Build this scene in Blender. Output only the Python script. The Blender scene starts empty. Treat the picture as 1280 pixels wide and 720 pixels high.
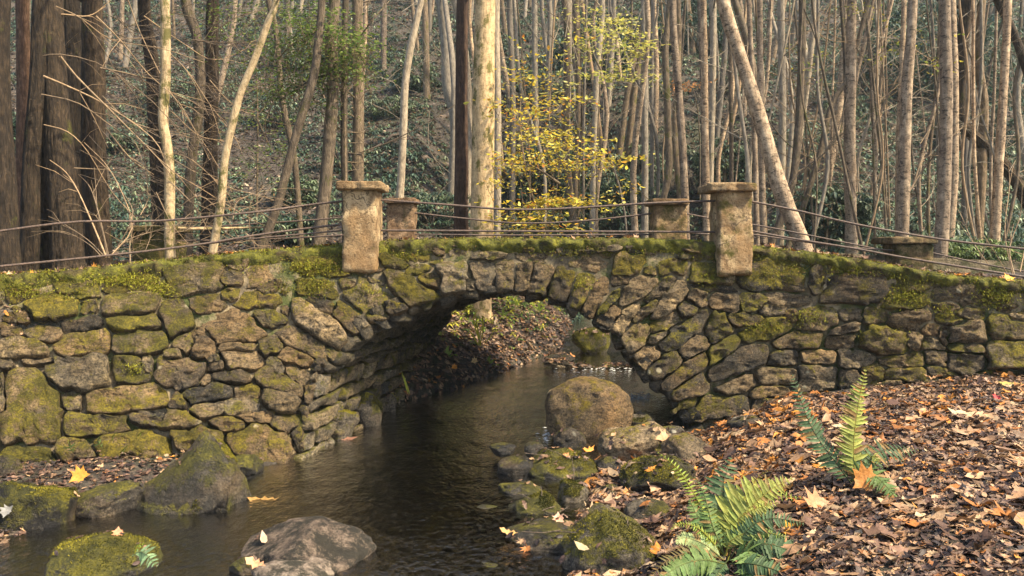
import bpy, math, random
import numpy as np
from mathutils import Vector, Matrix
from mathutils.bvhtree import BVHTree

# ------------------------------------------------------------------ camera, world, light
S = bpy.context.scene
COL = S.collection
EYE = 1.8
cam = bpy.data.objects.new('camera', bpy.data.cameras.new('camera'))
COL.objects.link(cam); S.camera = cam
cam.location = (0, 0, EYE); cam.rotation_euler = (math.radians(90), 0, 0)
cam.data.sensor_width = 36; cam.data.lens = 36 * 1000 / 1280
cam.data.shift_y = -48 / 1280            # horizon stands at y = 312 of 720
cam.data.clip_start = .05; cam.data.clip_end = 2000

SUN_EL, SUN_AZ = 52, 114                  # azimuth clockwise from +Y: behind the camera, to the right
W = bpy.data.worlds.new('World'); S.world = W; W.use_nodes = True
nt = W.node_tree; bg = nt.nodes['Background']
sky = nt.nodes.new('ShaderNodeTexSky'); sky.sky_type = 'NISHITA'; sky.sun_disc = False
sky.sun_elevation = math.radians(SUN_EL); sky.sun_rotation = math.radians(SUN_AZ)
sky.air_density = 1.0; sky.dust_density = 2.5
nt.links.new(sky.outputs[0], bg.inputs[0]); bg.inputs[1].default_value = .14
sl = bpy.data.lights.new('sun', 'SUN'); sl.energy = 4.8; sl.angle = math.radians(2.5); sl.color = (1, .86, .62)
so = bpy.data.objects.new('sun', sl); COL.objects.link(so)
a_, e_ = math.radians(SUN_AZ), math.radians(SUN_EL)
to_sun = Vector((math.sin(a_) * math.cos(e_), math.cos(a_) * math.cos(e_), math.sin(e_)))
so.rotation_euler = to_sun.to_track_quat('Z', 'Y').to_euler()
S.view_settings.view_transform = 'Standard'; S.view_settings.look = 'None'
S.view_settings.exposure = 1.42; S.view_settings.gamma = 1
S.cycles.max_bounces = 6; S.cycles.transparent_max_bounces = 12
S.cycles.diffuse_bounces = 3; S.cycles.glossy_bounces = 3; S.cycles.transmission_bounces = 4
S.cycles.use_denoising = True

# ------------------------------------------------------------------ small tools
rng = np.random.default_rng(7)
random.seed(7)

def P(px, py, Y):                         # measure: a pixel of the photograph at distance Y
    return np.array([(px - 640) / 1000 * Y, Y, EYE + (312 - py) / 1000 * Y])

def _hash(ix, iy, iz):
    h = (ix * 374761393 + iy * 668265263 + iz * 2147483647 % 4294967291) & 0xffffffff
    h = ((h ^ (h >> 13)) * 1274126177) & 0xffffffff
    h = (h ^ (h >> 16)) & 0xffffffff
    return h / 4294967295.0

def vnoise(p):
    p = np.asarray(p, float); i = np.floor(p).astype(np.int64); f = p - i; f = f * f * (3 - 2 * f)
    r = 0
    for a in (0, 1):
        for b in (0, 1):
            for c in (0, 1):
                w = (f[..., 0] if a else 1 - f[..., 0]) * (f[..., 1] if b else 1 - f[..., 1]) * (f[..., 2] if c else 1 - f[..., 2])
                r = r + w * _hash(i[..., 0] + a + 500, i[..., 1] + b + 500, (i[..., 2] + c + 500) * 1442695)
    return r * 2 - 1

def fbm(p, o=3, s=0):
    p = np.asarray(p, float) + s * 17.3
    r = 0; a = 1.0
    for k in range(o):
        r = r + a * vnoise(p * 2 ** k + k * 5.7); a *= .5
    return r

def smooth(a, b, x):
    t = np.clip((x - a) / (b - a), 0, 1); return t * t * (3 - 2 * t)

def link(name, me, parent=None, loc=None):
    o = bpy.data.objects.new(name, me); COL.objects.link(o)
    if parent is not None: o.parent = parent
    if loc is not None: o.location = loc
    return o

def tag(o, label=None, cat=None, group=None, kind=None):
    if label: o['label'] = label
    if cat: o['category'] = cat
    if group: o['group'] = group
    if kind: o['kind'] = kind
    return o

def mesh(name, V, F, mat=None, smooth_=True, col=None):
    """V (n,3); F a list of equal-length face arrays; col per-face or per-vertex colours"""
    me = bpy.data.meshes.new(name)
    V = np.asarray(V, np.float32)
    Fs = F if isinstance(F, list) else [F]
    Fs = [np.asarray(f, np.int32) for f in Fs if len(f)]
    me.vertices.add(len(V)); me.vertices.foreach_set('co', V.ravel())
    loops = np.concatenate([f.ravel() for f in Fs]); n = [np.full(len(f), f.shape[1], np.int32) for f in Fs]
    tot = np.concatenate(n); start = np.concatenate([[0], np.cumsum(tot)[:-1]]).astype(np.int32)
    me.loops.add(len(loops)); me.loops.foreach_set('vertex_index', loops)
    me.polygons.add(len(tot)); me.polygons.foreach_set('loop_start', start); me.polygons.foreach_set('loop_total', tot)
    me.update(calc_edges=True)
    if smooth_: me.polygons.foreach_set('use_smooth', np.ones(len(tot), bool))
    if col is not None:
        at = me.color_attributes.new('tint', 'FLOAT_COLOR', 'POINT')
        c = np.ones((len(V), 4), np.float32); c[:, :3] = col; at.data.foreach_set('color', c.ravel())
    if mat: me.materials.append(mat)
    return me

def tube(path, rad, n=8, cap=True, rough=0, seed=0, furrow=0.):
    path = np.asarray(path, float); rad = np.broadcast_to(np.asarray(rad, float), (len(path),))
    t = np.gradient(path, axis=0); t /= np.linalg.norm(t, axis=1)[:, None] + 1e-9
    up = np.array([0, 1, 0.]) if abs(t[0, 1]) < .8 else np.array([1, 0, 0.])
    V = []; th = np.arange(n) / n * 2 * np.pi
    for i in range(len(path)):
        u = np.cross(up, t[i]); u /= np.linalg.norm(u) + 1e-9; w = np.cross(t[i], u); up = np.cross(t[i], u); up /= np.linalg.norm(up) + 1e-9
        up = w
        V.append(path[i] + rad[i] * (np.cos(th)[:, None] * u + np.sin(th)[:, None] * w))
    V = np.concatenate(V)
    if rough: 
        c = np.repeat(path, n, axis=0); rr = np.repeat(rad, n)
        V = c + (V - c) * (1 + rough * fbm(V * (0.6 / max(rad[0], .02)) * np.array([1, 1, .35]), 2, seed))[:, None]
    if furrow:
        c = np.repeat(path, n, axis=0); tt = np.tile(th, len(path)); q = np.stack([np.cos(tt) * 3.2, np.sin(tt) * 3.2, V[:, 2] * 1.1], -1); V = c + (V - c) * (1 - furrow * np.clip(1 - np.abs(fbm(q * 1.6, 2, seed)) * 3.2, 0, 1))[:, None]
    m = len(path); i = np.arange(m - 1)[:, None] * n; j = np.arange(n)[None]; k = (j + 1) % n
    F = np.stack([i + j, i + k, i + n + k, i + n + j], -1).reshape(-1, 4)
    return V, F

def merge(parts):
    V = []; F3 = []; F4 = []; b = 0
    for v, f in parts:
        f = np.asarray(f)
        (F3 if f.shape[1] == 3 else F4).append(f + b); V.append(v); b += len(v)
    out = []
    if F3: out.append(np.concatenate(F3))
    if F4: out.append(np.concatenate(F4))
    return np.concatenate(V), out

def spline(pts, n=None, step=None):       # Catmull-Rom through the points
    p = np.asarray(pts, float)
    if len(p) == 2: 
        return p[0] + (p[1] - p[0]) * np.linspace(0, 1, n or 6)[:, None]
    q = np.vstack([2 * p[0] - p[1], p, 2 * p[-1] - p[-2]]); out = []
    k = max(2, int((n or 12) / (len(p) - 1)))
    for i in range(1, len(q) - 2):
        for t in np.linspace(0, 1, k, endpoint=False):
            out.append(.5 * ((2 * q[i]) + (-q[i-1] + q[i+1]) * t + (2*q[i-1] - 5*q[i] + 4*q[i+1] - q[i+2]) * t*t + (-q[i-1] + 3*q[i] - 3*q[i+1] + q[i+2]) * t**3))
    out.append(p[-1]); return np.array(out)

# ------------------------------------------------------------------ materials
class N:
    def __init__(s, name):
        s.m = bpy.data.materials.new(name); s.m.use_nodes = True; s.t = s.m.node_tree
        s.b = s.t.nodes['Principled BSDF']; s.out = s.t.nodes['Material Output']; s.b.inputs['Roughness'].default_value = .85
        s.b.inputs['Specular IOR Level'].default_value = .3
    def n(s, ty, **kw):
        o = s.t.nodes.new(ty)
        for k, v in kw.items(): setattr(o, k, v)
        return o
    def l(s, a, b): s.t.links.new(a, b)
    def val(s, sock, v):
        if hasattr(v, 'is_linked') or isinstance(v, bpy.types.NodeSocket): s.l(v, sock)
        else: sock.default_value = v
    def coord(s, kind='Object', scale=(1, 1, 1)):
        if kind == 'World': o = s.n('ShaderNodeNewGeometry').outputs['Position']
        else: o = s.n('ShaderNodeTexCoord').outputs[kind]
        m = s.n('ShaderNodeMapping'); m.inputs['Scale'].default_value = scale; s.l(o, m.inputs[0]); return m.outputs[0]
    def noise(s, vec, scale, detail=4, rough=.55, dist=0):
        o = s.n('ShaderNodeTexNoise'); s.l(vec, o.inputs['Vector']); o.inputs['Scale'].default_value = scale
        o.inputs['Detail'].default_value = detail; o.inputs['Roughness'].default_value = rough; o.inputs['Distortion'].default_value = dist
        return o.outputs[0]
    def ramp(s, fac, stops, interp='LINEAR'):
        o = s.n('ShaderNodeValToRGB'); r = o.color_ramp; r.interpolation = interp
        while len(r.elements) < len(stops): r.elements.new(.5)
        for e, (p, c) in zip(r.elements, stops):
            e.position = p; e.color = (*c, 1) if isinstance(c, tuple) else (c, c, c, 1)
        s.l(fac, o.inputs[0]); return o.outputs[0]
    def mix(s, fac, a, b, mode='MIX'):
        o = s.n('ShaderNodeMix', data_type='RGBA', blend_type=mode)
        s.val(o.inputs[0], fac)
        for k, v in ((6, a), (7, b)):
            if isinstance(v, tuple): o.inputs[k].default_value = (*v, 1)
            else: s.l(v, o.inputs[k])
        return o.outputs[2]
    def math(s, op, a, b=0, c=0):
        o = s.n('ShaderNodeMath', operation=op)
        s.val(o.inputs[0], a); s.val(o.inputs[1], b)
        if op == 'MULTIPLY_ADD': s.val(o.inputs[2], c)
        return o.outputs[0]
    def bump(s, h, strength=.5, dist=.02, prev=None):
        o = s.n('ShaderNodeBump'); s.l(h, o.inputs['Height']); o.inputs['Strength'].default_value = strength; o.inputs['Distance'].default_value = dist
        if prev: s.l(prev, o.inputs['Normal'])
        return o.outputs[0]
    def done(s, color=None, normal=None, rough=None):
        if color is not None: s.val(s.b.inputs['Base Color'], color if not isinstance(color, tuple) else (*color, 1))
        if normal is not None: s.l(normal, s.b.inputs['Normal'])
        if rough is not None: s.val(s.b.inputs['Roughness'], rough)
        return s.m

MOSS_DK = (.024, .026, .008); MOSS_MD = (.082, .076, .016); MOSS_HI = (.25, .215, .028)

def stone_mat(name, ramp, moss_amt=None, wet=False, lich=.0, zw=.13, dk=0.):
    """weathered stone; moss cover from the object's own alpha (0..1), more on faces that look up"""
    m = N(name); w = m.coord('World'); oi = m.n('ShaderNodeObjectInfo')
    mp = m.n('ShaderNodeVectorMath', operation='ADD'); m.l(w, mp.inputs[0])
    sc = m.n('ShaderNodeVectorMath', operation='SCALE'); m.l(oi.outputs['Random'], sc.inputs[0]); sc.inputs['Scale'].default_value = 9
    m.l(sc.outputs[0], mp.inputs[1]); v = mp.outputs[0]
    n1 = m.noise(v, 5, 5, .6, .4); n2 = m.noise(v, 24, 6, .75); n3 = m.noise(v, 95, 5, .75)
    f = m.math('MULTIPLY_ADD', oi.outputs['Random'], .75, m.math('MULTIPLY_ADD', n1, .9, -.42))
    base = m.ramp(f, ramp)
    base = m.mix(m.ramp(n2, [(.36, 0.), (.58, 1.)]), m.mix(.72, base, (.016, .014, .011)), base)
    base = m.mix(m.ramp(n3, [(.30, 1.), (.44, 0.)]), base, (.03, .028, .024))
    base = m.mix(m.ramp(n3, [(.62, 0.), (.76, .8)]), base, (.40, .35, .26))
    base = m.mix(m.ramp(m.noise(v, 2.6, 3, .5), [(.5, 0.), (.75, .6)]), base, (.25, .17, .09))      # ochre weathering
    st = m.noise(m.coord('World', (1, 1, 4.5)), 7, 5, .65, .6)
    base = m.mix(m.ramp(st, [(.36, .75), (.5, 0.)]), base, (.035, .030, .024))
    n4 = m.noise(v, 55, 6, .8); base = m.mix(m.ramp(n4, [(.40, .85), (.50, 0.)]), base, (.014, .012, .010)); base = m.mix(m.ramp(n4, [(.56, 0.), (.68, .65)]), base, (.34, .28, .19))
    # pale lichen spots
    vo = m.n('ShaderNodeTexVoronoi'); m.l(v, vo.inputs['Vector']); vo.inputs['Scale'].default_value = 6
    li = m.math('MULTIPLY', m.ramp(vo.outputs['Distance'], [(.12, 1.), (.2, 0.)]), m.ramp(m.noise(v, 3.1, 2), [(.58, 0.), (.64, 1.)]))
    base = m.mix(m.math('MULTIPLY', li, lich), base, (.50, .47, .36))
    geo = m.n('ShaderNodeNewGeometry'); sp = m.n('ShaderNodeSeparateXYZ'); m.l(geo.outputs['Normal'], sp.inputs[0])
    mn = m.noise(w, 5.5, 6, .68); mf = m.noise(w, 60, 3, .7)
    amt = oi.outputs['Alpha']
    k = m.math('ADD', m.math('MULTIPLY_ADD', sp.outputs['Z'], zw, mn), m.math('MULTIPLY_ADD', amt, .34, m.math('MULTIPLY_ADD', mf, .34, -.17)))
    mm = m.ramp(k, [(.66, 0.), (.80, 1.)])
    hue = m.noise(w, 9, 4, .7)
    mc = m.ramp(m.math('MULTIPLY_ADD', mf, .55, m.math('MULTIPLY', hue, .62)), [(.36, MOSS_DK), (.56, MOSS_MD), (.76, MOSS_HI)])
    col = m.mix(mm, base, mc)
    col = m.mix(1, col, oi.outputs['Color'], 'MULTIPLY')
    nb = m.bump(st, .8, .05); nb = m.bump(n4, .9, .02, nb); nb = m.bump(n2, .9, .04, nb); nb = m.bump(n3, .8, .015, nb)
    mb = m.math('MULTIPLY', mm, m.noise(w, 120, 3, .8)); nb = m.bump(mb, .9, .03, nb)
    return m.done(col, nb, m.math('MULTIPLY_ADD', mm, .15, .35 if wet else .8))

RMP = [(.06, (.045, .042, .040)), (.26, (.150, .112, .072)), (.46, (.26, .19, .11)), (.64, (.155, .132, .105)), (.86, (.40, .31, .19))]
M = {}
M['stone'] = stone_mat('weathered_wall_stone', RMP, lich=.8)
M['boulder'] = stone_mat('creek_boulder', [(.1, (.06, .05, .04)), (.5, (.17, .14, .10)), (.9, (.32, .26, .18))], lich=.9, zw=.16)
M['wetrock'] = stone_mat('wet_creek_boulder', [(.1, (.018, .017, .017)), (.5, (.05, .045, .038)), (.9, (.12, .10, .075))], wet=True, zw=.20)

m = N('lichened_rock'); w = m.coord('World'); oi = m.n('ShaderNodeObjectInfo'); n1 = m.noise(w, 5.5, 10, .74, .2); n2 = m.noise(w, 26, 6, .75); n3 = m.noise(w, 110, 3, .7)
c = m.ramp(n2, [(.3, (.08, .062, .048)), (.5, (.19, .155, .125)), (.7, (.36, .31, .25))])
c = m.mix(m.ramp(m.math('MULTIPLY_ADD', n3, .2, m.math('MULTIPLY_ADD', n2, .3, n1)), [(.70, 1.), (.82, 0.)]), c, m.mix(n2, (.012, .012, .010), (.055, .052, .034)))
c = m.mix(1, c, oi.outputs['Color'], 'MULTIPLY')
M['lichened'] = m.done(c, m.bump(n1, .5, .08, m.bump(n3, .7, .012, m.bump(n2, .9, .03))), .75)
m = N('lime_mortar'); w = m.coord('World'); n1 = m.noise(w, 7, 5, .6); n2 = m.noise(w, 40, 4, .7)
c = m.ramp(n1, [(.3, (.05, .040, .026)), (.5, (.17, .13, .075)), (.7, (.32, .25, .145))])
c = m.mix(m.ramp(m.noise(w, 3.3, 4, .6), [(.48, 0.), (.6, 1.)]), c, (.05, .058, .014))
M['mortar'] = m.done(c, m.bump(n2, .8, .03, m.bump(n1, .6, .05)))

m = N('pier_render'); w = m.coord('World'); n1 = m.noise(w, 5.5, 6, .62, .6); n2 = m.noise(w, 30, 5, .7); n3 = m.noise(w, 120, 3, .7)
oi = m.n('ShaderNodeObjectInfo')
c = m.ramp(n1, [(.28, (.10, .066, .034)), (.42, (.27, .185, .10)), (.56, (.50, .385, .23)), (.75, (.62, .50, .33))])
c = m.mix(m.ramp(n2, [(.36, .9), (.48, 0.)]), c, (.10, .068, .036))
c = m.mix(m.ramp(n3, [(.34, .7), (.45, 0.)]), c, (.13, .09, .05)); c = m.mix(m.ramp(m.noise(w, 2.8, 4, .6), [(.52, 0.), (.62, .7)]), c, (.36, .235, .115))
geo = m.n('ShaderNodeNewGeometry'); sp = m.n('ShaderNodeSeparateXYZ'); m.l(geo.outputs['Normal'], sp.inputs[0])
mk = m.math('ADD', m.noise(w, 6, 5, .65), m.math('MULTIPLY_ADD', oi.outputs['Alpha'], .35, m.math('MULTIPLY', n3, .16)))
c = m.mix(m.ramp(mk, [(.70, 0.), (.84, 1.)]), c, m.mix(n2, (.05, .055, .012), (.15, .13, .02)))
c = m.mix(1, c, oi.outputs['Color'], 'MULTIPLY')
cr = m.n('ShaderNodeTexVoronoi', feature='DISTANCE_TO_EDGE'); cr.inputs['Scale'].default_value = 3.2; dv = m.n('ShaderNodeVectorMath', operation='ADD'); m.l(w, dv.inputs[0]); nn_ = m.n('ShaderNodeTexNoise'); nn_.inputs['Scale'].default_value = 9; m.l(w, nn_.inputs['Vector']); sc_ = m.n('ShaderNodeVectorMath', operation='SCALE'); sc_.inputs['Scale'].default_value = .22; m.l(nn_.outputs['Color'], sc_.inputs[0]); m.l(sc_.outputs[0], dv.inputs[1]); m.l(dv.outputs[0], cr.inputs['Vector'])
ck = m.ramp(cr.outputs['Distance'], [(.012, 1.), (.035, 0.)]); c = m.mix(m.math('MULTIPLY', m.math('MULTIPLY', ck, .8), m.ramp(n1, [(.42, 0.), (.6, 1.)])), c, (.10, .07, .04))
M['render'] = m.done(c, m.bump(n3, .7, .01, m.bump(n2, .9, .03, m.bump(cr.outputs['Distance'], .35, .05))))

def bark_mat(name, dark, mid, light, moss=.0, furrow=1., spots=0., scale=1.):
    m = N(name); w = m.coord('World', (1, 1, .22)); w1 = m.coord('World'); oi = m.n('ShaderNodeObjectInfo')
    f = m.noise(w, 30 * scale, 6, .72, .8); g = m.noise(w1, 11, 4, .6); h = m.noise(w1, 80, 3, .6)
    c = m.ramp(m.math('MULTIPLY_ADD', f, .75, m.math('MULTIPLY', g, .3)), [(.34, dark), (.52, mid), (.70, light)])
    if spots:
        v = m.noise(m.coord('World', (1, 1, 2.2)), 13, 4, .62, .4); v2 = m.noise(m.coord('World', (1, 1, 3.)), 34, 3, .6)
        c = m.mix(m.math('MULTIPLY', m.ramp(v, [(.37, 1.), (.46, 0.)]), spots), c, tuple(x * .4 for x in dark)); c = m.mix(m.math('MULTIPLY', m.ramp(v2, [(.36, .9), (.45, 0.)]), spots), c, tuple(x * .6 for x in dark))
        c = m.mix(m.math('MULTIPLY', m.ramp(m.noise(w1, 5, 4, .7), [(.52, 0.), (.68, .7)]), spots), c, tuple(min(1, x * 1.35) for x in light))
    if moss:
        k = m.math('ADD', m.noise(m.coord('World', (1, 1, .7)), 4.5, 5, .7), m.math('MULTIPLY_ADD', h, .2, -.1))
        c = m.mix(m.ramp(k, [(.66 - moss * .3, 0.), (.74 - moss * .3, .9)]), c, m.mix(h, (.045, .05, .012), (.13, .12, .02)))
    t = m.ramp(oi.outputs['Random'], [(0., (.45, .44, .44)), (.5, (.82, .80, .76)), (1., (1.15, 1.06, .92))])
    c = m.mix(1, c, t, 'MULTIPLY')
    return m.done(c, m.bump(h, .4, .008, m.bump(f, .9 * furrow, .035)))

M['hemlock'] = bark_mat('furrowed_dark_shaded_bark', (.012, .009, .007), (.050, .034, .020), (.135, .090, .052), moss=.18, furrow=1.6)  # dark bark, deepened further to put the left trunks' shade into the colour
M['redbark'] = bark_mat('reddish_plated_bark', (.03, .016, .010), (.11, .062, .038), (.24, .145, .095), furrow=1.2)
M['brown'] = bark_mat('brown_bark', (.045, .033, .022), (.15, .112, .074), (.31, .235, .16), moss=.35)
M['pale'] = bark_mat('pale_smooth_bark', (.16, .11, .06), (.44, .33, .19), (.64, .50, .31), moss=.5, furrow=.5, scale=.8, spots=.35)
M['spot'] = bark_mat('pale_spotted_bark', (.10, .068, .044), (.31, .225, .150), (.54, .42, .29), furrow=.5, spots=.85, scale=.7)
M['grey'] = bark_mat('grey_bark', (.10, .084, .064), (.27, .228, .175), (.46, .40, .31), furrow=.6, moss=.12)
M['twig'] = bark_mat('tan_twig_bark', (.14, .095, .055), (.26, .185, .115), (.38, .28, .18), furrow=.3)
M['deadwood'] = bark_mat('weathered_dead_wood', (.07, .05, .038), (.16, .12, .09), (.30, .24, .18), moss=.2)

def leaf_mat(name, rough=.6, trans=.25, spec=.35, veins=True):
    m = N(name); at = m.n('ShaderNodeAttribute'); at.attribute_name = 'tint'; w = m.coord('World')
    n = m.noise(w, 55, 3, .6)
    c = m.mix(1, at.outputs['Color'], m.ramp(n, [(.25, .62), (.6, 1.05)]), 'MULTIPLY')
    m.b.inputs['Specular IOR Level'].default_value = spec
    m.done(c, m.bump(n, .5, .006), rough)
    if trans:
        tr = m.n('ShaderNodeBsdfTranslucent'); m.l(c, tr.inputs[0]); mx = m.n('ShaderNodeMixShader'); mx.inputs[0].default_value = trans
        m.l(m.b.outputs[0], mx.inputs[1]); m.l(tr.outputs[0], mx.inputs[2]); m.l(mx.outputs[0], m.out.inputs[0])
    return m.m
M['litter'] = leaf_mat('fallen_leaf', .55, .12)
M['leaf'] = leaf_mat('living_leaf', .55, .4, .2)
M['waxy'] = leaf_mat('waxy_evergreen_leaf', .5, .2, .3)
M['mossblade'] = leaf_mat('moss_strand', .8, .25, .1)

m = N('iron_wire'); w = m.coord('World'); n = m.noise(w, 60, 3)
M['wire'] = m.done(m.ramp(n, [(.35, (.045, .035, .030)), (.65, (.13, .085, .06))]), m.bump(n, .3, .004), .65)

m = N('forest_soil'); w = m.coord('World'); n1 = m.noise(w, 1.1, 4, .6); n2 = m.noise(w, 14, 5, .7); n3 = m.noise(w, 70, 3, .7)
c = m.ramp(n2, [(.3, (.016, .014, .011)), (.5, (.055, .045, .034)), (.68, (.13, .10, .075))])
c = m.mix(m.ramp(n3, [(.55, 0.), (.68, .8)]), c, (.22, .15, .105))
c = m.mix(m.ramp(n1, [(.5, 0.), (.66, .55)]), c, (.035, .050, .022))
M['soil'] = m.done(c, m.bump(n3, .8, .03, m.bump(n2, .9, .08)))

m = N('creek_water'); w = m.coord('World', (1, .55, 1))
m.t.nodes.remove(m.b)
gl = m.n('ShaderNodeBsdfGlossy'); gl.inputs['Roughness'].default_value = .06; gl.inputs[0].default_value = (1, 1, 1, 1)
tr = m.n('ShaderNodeBsdfTransparent'); tr.inputs[0].default_value = (.27, .27, .23, 1)
fr = m.n('ShaderNodeFresnel'); fr.inputs['IOR'].default_value = 1.45
mx = m.n('ShaderNodeMixShader')
na = m.noise(w, 7, 3, .6, .3); nb_ = m.noise(w, 26, 4, .6, .8)
b = m.bump(nb_, .34, .02, m.bump(na, .34, .05))
m.l(b, gl.inputs['Normal']); m.l(b, fr.inputs['Normal'])
m.l(m.math('MULTIPLY_ADD', fr.outputs[0], 2.1, .03), mx.inputs[0])
m.l(tr.outputs[0], mx.inputs[1]); m.l(gl.outputs[0], mx.inputs[2]); m.l(mx.outputs[0], m.out.inputs[0])
M['water'] = m.m
m = N('foam'); M['foam'] = m.done((.62, .62, .60), None, .3)

# ------------------------------------------------------------------ shape of the place
def Ytop(X):
    X = np.asarray(X, float)
    return 8.0 - np.clip(-1.9 - X, 0, 9) * .30 - np.clip(X - 2.7, 0, 9) * .22
def batter(X):
    X = np.asarray(X, float); return .6 - .4 * smooth(-1.9, .5, X)
def surf(X, Z): return Ytop(X) - batter(X) * (1.9 - Z)
def on_wall(px, py, inset=0.0):           # where a line of sight meets the bridge's front face
    px = np.asarray(px, float); py = np.asarray(py, float); Y = np.full(np.broadcast(px, py).shape, 7.5)
    for _ in range(14): Y = surf((px - 640) / 1000 * Y, EYE + (312 - py) / 1000 * Y)
    p = np.stack([(px - 640) / 1000 * Y, Y, EYE + (312 - py) / 1000 * Y], -1)
    if np.any(inset): p = p + wall_n(p) * (-np.asarray(inset))[..., None]
    return p
def wall_n(p):                            # outward normal of the front face
    b = batter(p[..., 0]); d = -(surf(p[..., 0] + .1, p[..., 2]) - surf(p[..., 0] - .1, p[..., 2])) / .2
    n = np.stack([-d * -1 * -1, -np.ones_like(b), b], -1); n[..., 0] = (surf(p[..., 0] + .1, p[..., 2]) - surf(p[..., 0] - .1, p[..., 2])) / .2
    return n / np.linalg.norm(n, axis=-1)[..., None]

TOPX = [-400, 0, 100, 200, 300, 425, 480, 600, 800, 885, 945, 1050, 1100, 1150, 1200, 1280, 1700]
TOPY = [362, 347, 341, 329, 319, 309, 304, 300, 300, 303, 309, 322, 330, 340, 346, 353, 385]
def topy(px): return np.interp(px, TOPX, TOPY)

ARCH = [(366, 640), (370, 600), (373, 575), (379, 545), (386, 512), (400, 466), (420, 448), (436, 424), (465, 404), (502, 391), (540, 376), (565, 369), (590, 365), (617, 364),
        (650, 367), (688, 372), (722, 388), (745, 402), (768, 416), (786, 442), (803, 462), (820, 482), (840, 500), (860, 522), (874, 560), (880, 640)]
ARCH = np.array(ARCH, float)
def in_arch(px, py):
    px = np.asarray(px); py = np.asarray(py)
    yy = np.interp(px, ARCH[:, 0], ARCH[:, 1]); return (px > 366) & (px < 880) & (py > yy)

XL = [(-3, -3.6), (2, -3.5), (4.4, -3.3), (5.3, -3.0), (5.9, -2.5), (6.4, -2.15), (6.9, -1.85), (8, -1.6), (9.2, -1.28), (10, -.70), (12.1, .18), (13.5, .80), (17, 1.3), (21, 1.7), (25, 2.0), (400, 2.0)]
XR = [(-3, -.1), (2, 0), (4.4, .28), (5.2, .42), (6.2, .62), (6.9, .85), (7.5, 1.2), (8.2, 1.65), (9, 1.85), (10.5, 2.2), (12, 2.6), (14, 3), (17, 3.2), (21, 3.7), (25, 2.9), (400, 2.1)]
XL = np.array(XL, float); XR = np.array(XR, float)
WZ = np.array([(-50, 0), (8, 0), (9, .05), (12, .09), (13.2, .12), (14.2, .26), (17, .33), (21, .5), (26, .8), (400, .8)], float)
def water_z(Y): return np.interp(Y, WZ[:, 0], WZ[:, 1])

def ground(X, Y, fine=True):
    X = np.asarray(X, float); Y = np.asarray(Y, float)
    xl = np.interp(Y, XL[:, 0], XL[:, 1]); xr = np.interp(Y, XR[:, 0], XR[:, 1])
    wz = water_z(Y)
    d = np.maximum(xl - X, X - xr); left = (xl - X) > (X - xr)
    yw = surf(X, np.full_like(X, .5)); behind = smooth(yw + .12, yw + .45, Y)
    o = np.clip(d, 0, None)
    bf_r = .0 + .34 * smooth(0, 1.5, o) + .16 * smooth(.9, 3.0, o) + .10 * smooth(5.8, 7.3, Y) * smooth(1.5, 4, X)
    bf_l = .0 + .08 * smooth(0, .9, o) + .07 * smooth(1.2, 3, o)
    bf_r = bf_r * (1 - .60 * np.exp(-((X - 1.05) / .55) ** 2 - ((Y - 6.5) / .9) ** 2)) * (1 - .5 * np.exp(-((X - .75) / .35) ** 2 - ((Y - 5.0) / .7) ** 2))
    front = np.where(left, bf_l, bf_r)
    pl = 1.50
    rear = .03 + pl * (1 - np.exp(-.62 * o)) * 1.05
    rear = np.minimum(rear, 1.52)
    z = wz * (1 - .6 * smooth(0, 2, o)) + front * (1 - behind) + rear * behind
    z = np.where(d < 0, wz - .04 - .34 * smooth(0, .6, -d), z)
    s = Y - 17.0
    hill = .54 * (s + np.sqrt(s * s + 9)) / 2 * 1.0
    hill = np.where(hill > 34, 34 + (hill - 34) * .02, hill)
    z = z + hill * smooth(9, 19, Y) * np.maximum(smooth(20, 27, Y), smooth(.3, 5, o))
    if fine:
        q = np.stack([X, Y, X * 0], -1)
        z = z + .05 * fbm(q * 1.1, 3) * smooth(-.2, .5, d) + .02 * fbm(q * 5, 2) + .5 * fbm(q * .16, 2, 3) * smooth(18, 30, Y)
    return z

def sight(px, py, y0=11, y1=120):         # where a line of sight meets the terrain
    Y = np.linspace(y0, y1, 1200); X = (px - 640) / 1000 * Y; Z = EYE + (312 - py) / 1000 * Y
    k = np.nonzero(ground(X, Y) > Z)[0]
    i = k[0] if len(k) else len(Y) - 1
    return X[i], Y[i], Z[i]

def axis(a, b, step, far, grow=1.13):
    c = list(np.arange(a, b + 1e-6, step)); s = step
    while c[-1] < far: s *= grow; c.append(c[-1] + s)
    s = step
    lo = [c[0]]
    return c
xs = axis(-6, 6, .08, 160); s_ = .08; lo = [-6.0]
while lo[-1] > -160: s_ *= 1.13; lo.append(lo[-1] - s_)
xs = np.array(lo[1:][::-1] + xs)
ys = axis(2, 15, .08, 330, 1.06); s_ = .08; lo = [2.0]
while lo[-1] > -60: s_ *= 1.2; lo.append(lo[-1] - s_)
ys = np.array(lo[1:][::-1] + ys)
GX, GY = np.meshgrid(xs, ys); GZ = ground(GX, GY)
nx, ny = len(xs), len(ys)
GV = np.stack([GX, GY, GZ], -1).reshape(-1, 3)
i = (np.arange(ny - 1)[:, None] * nx + np.arange(nx - 1)[None]).ravel()
GF = np.stack([i, i + 1, i + nx + 1, i + nx], -1)
g = link('ground', mesh('ground', GV, GF, M['soil'])); tag(g, kind='structure')

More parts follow.
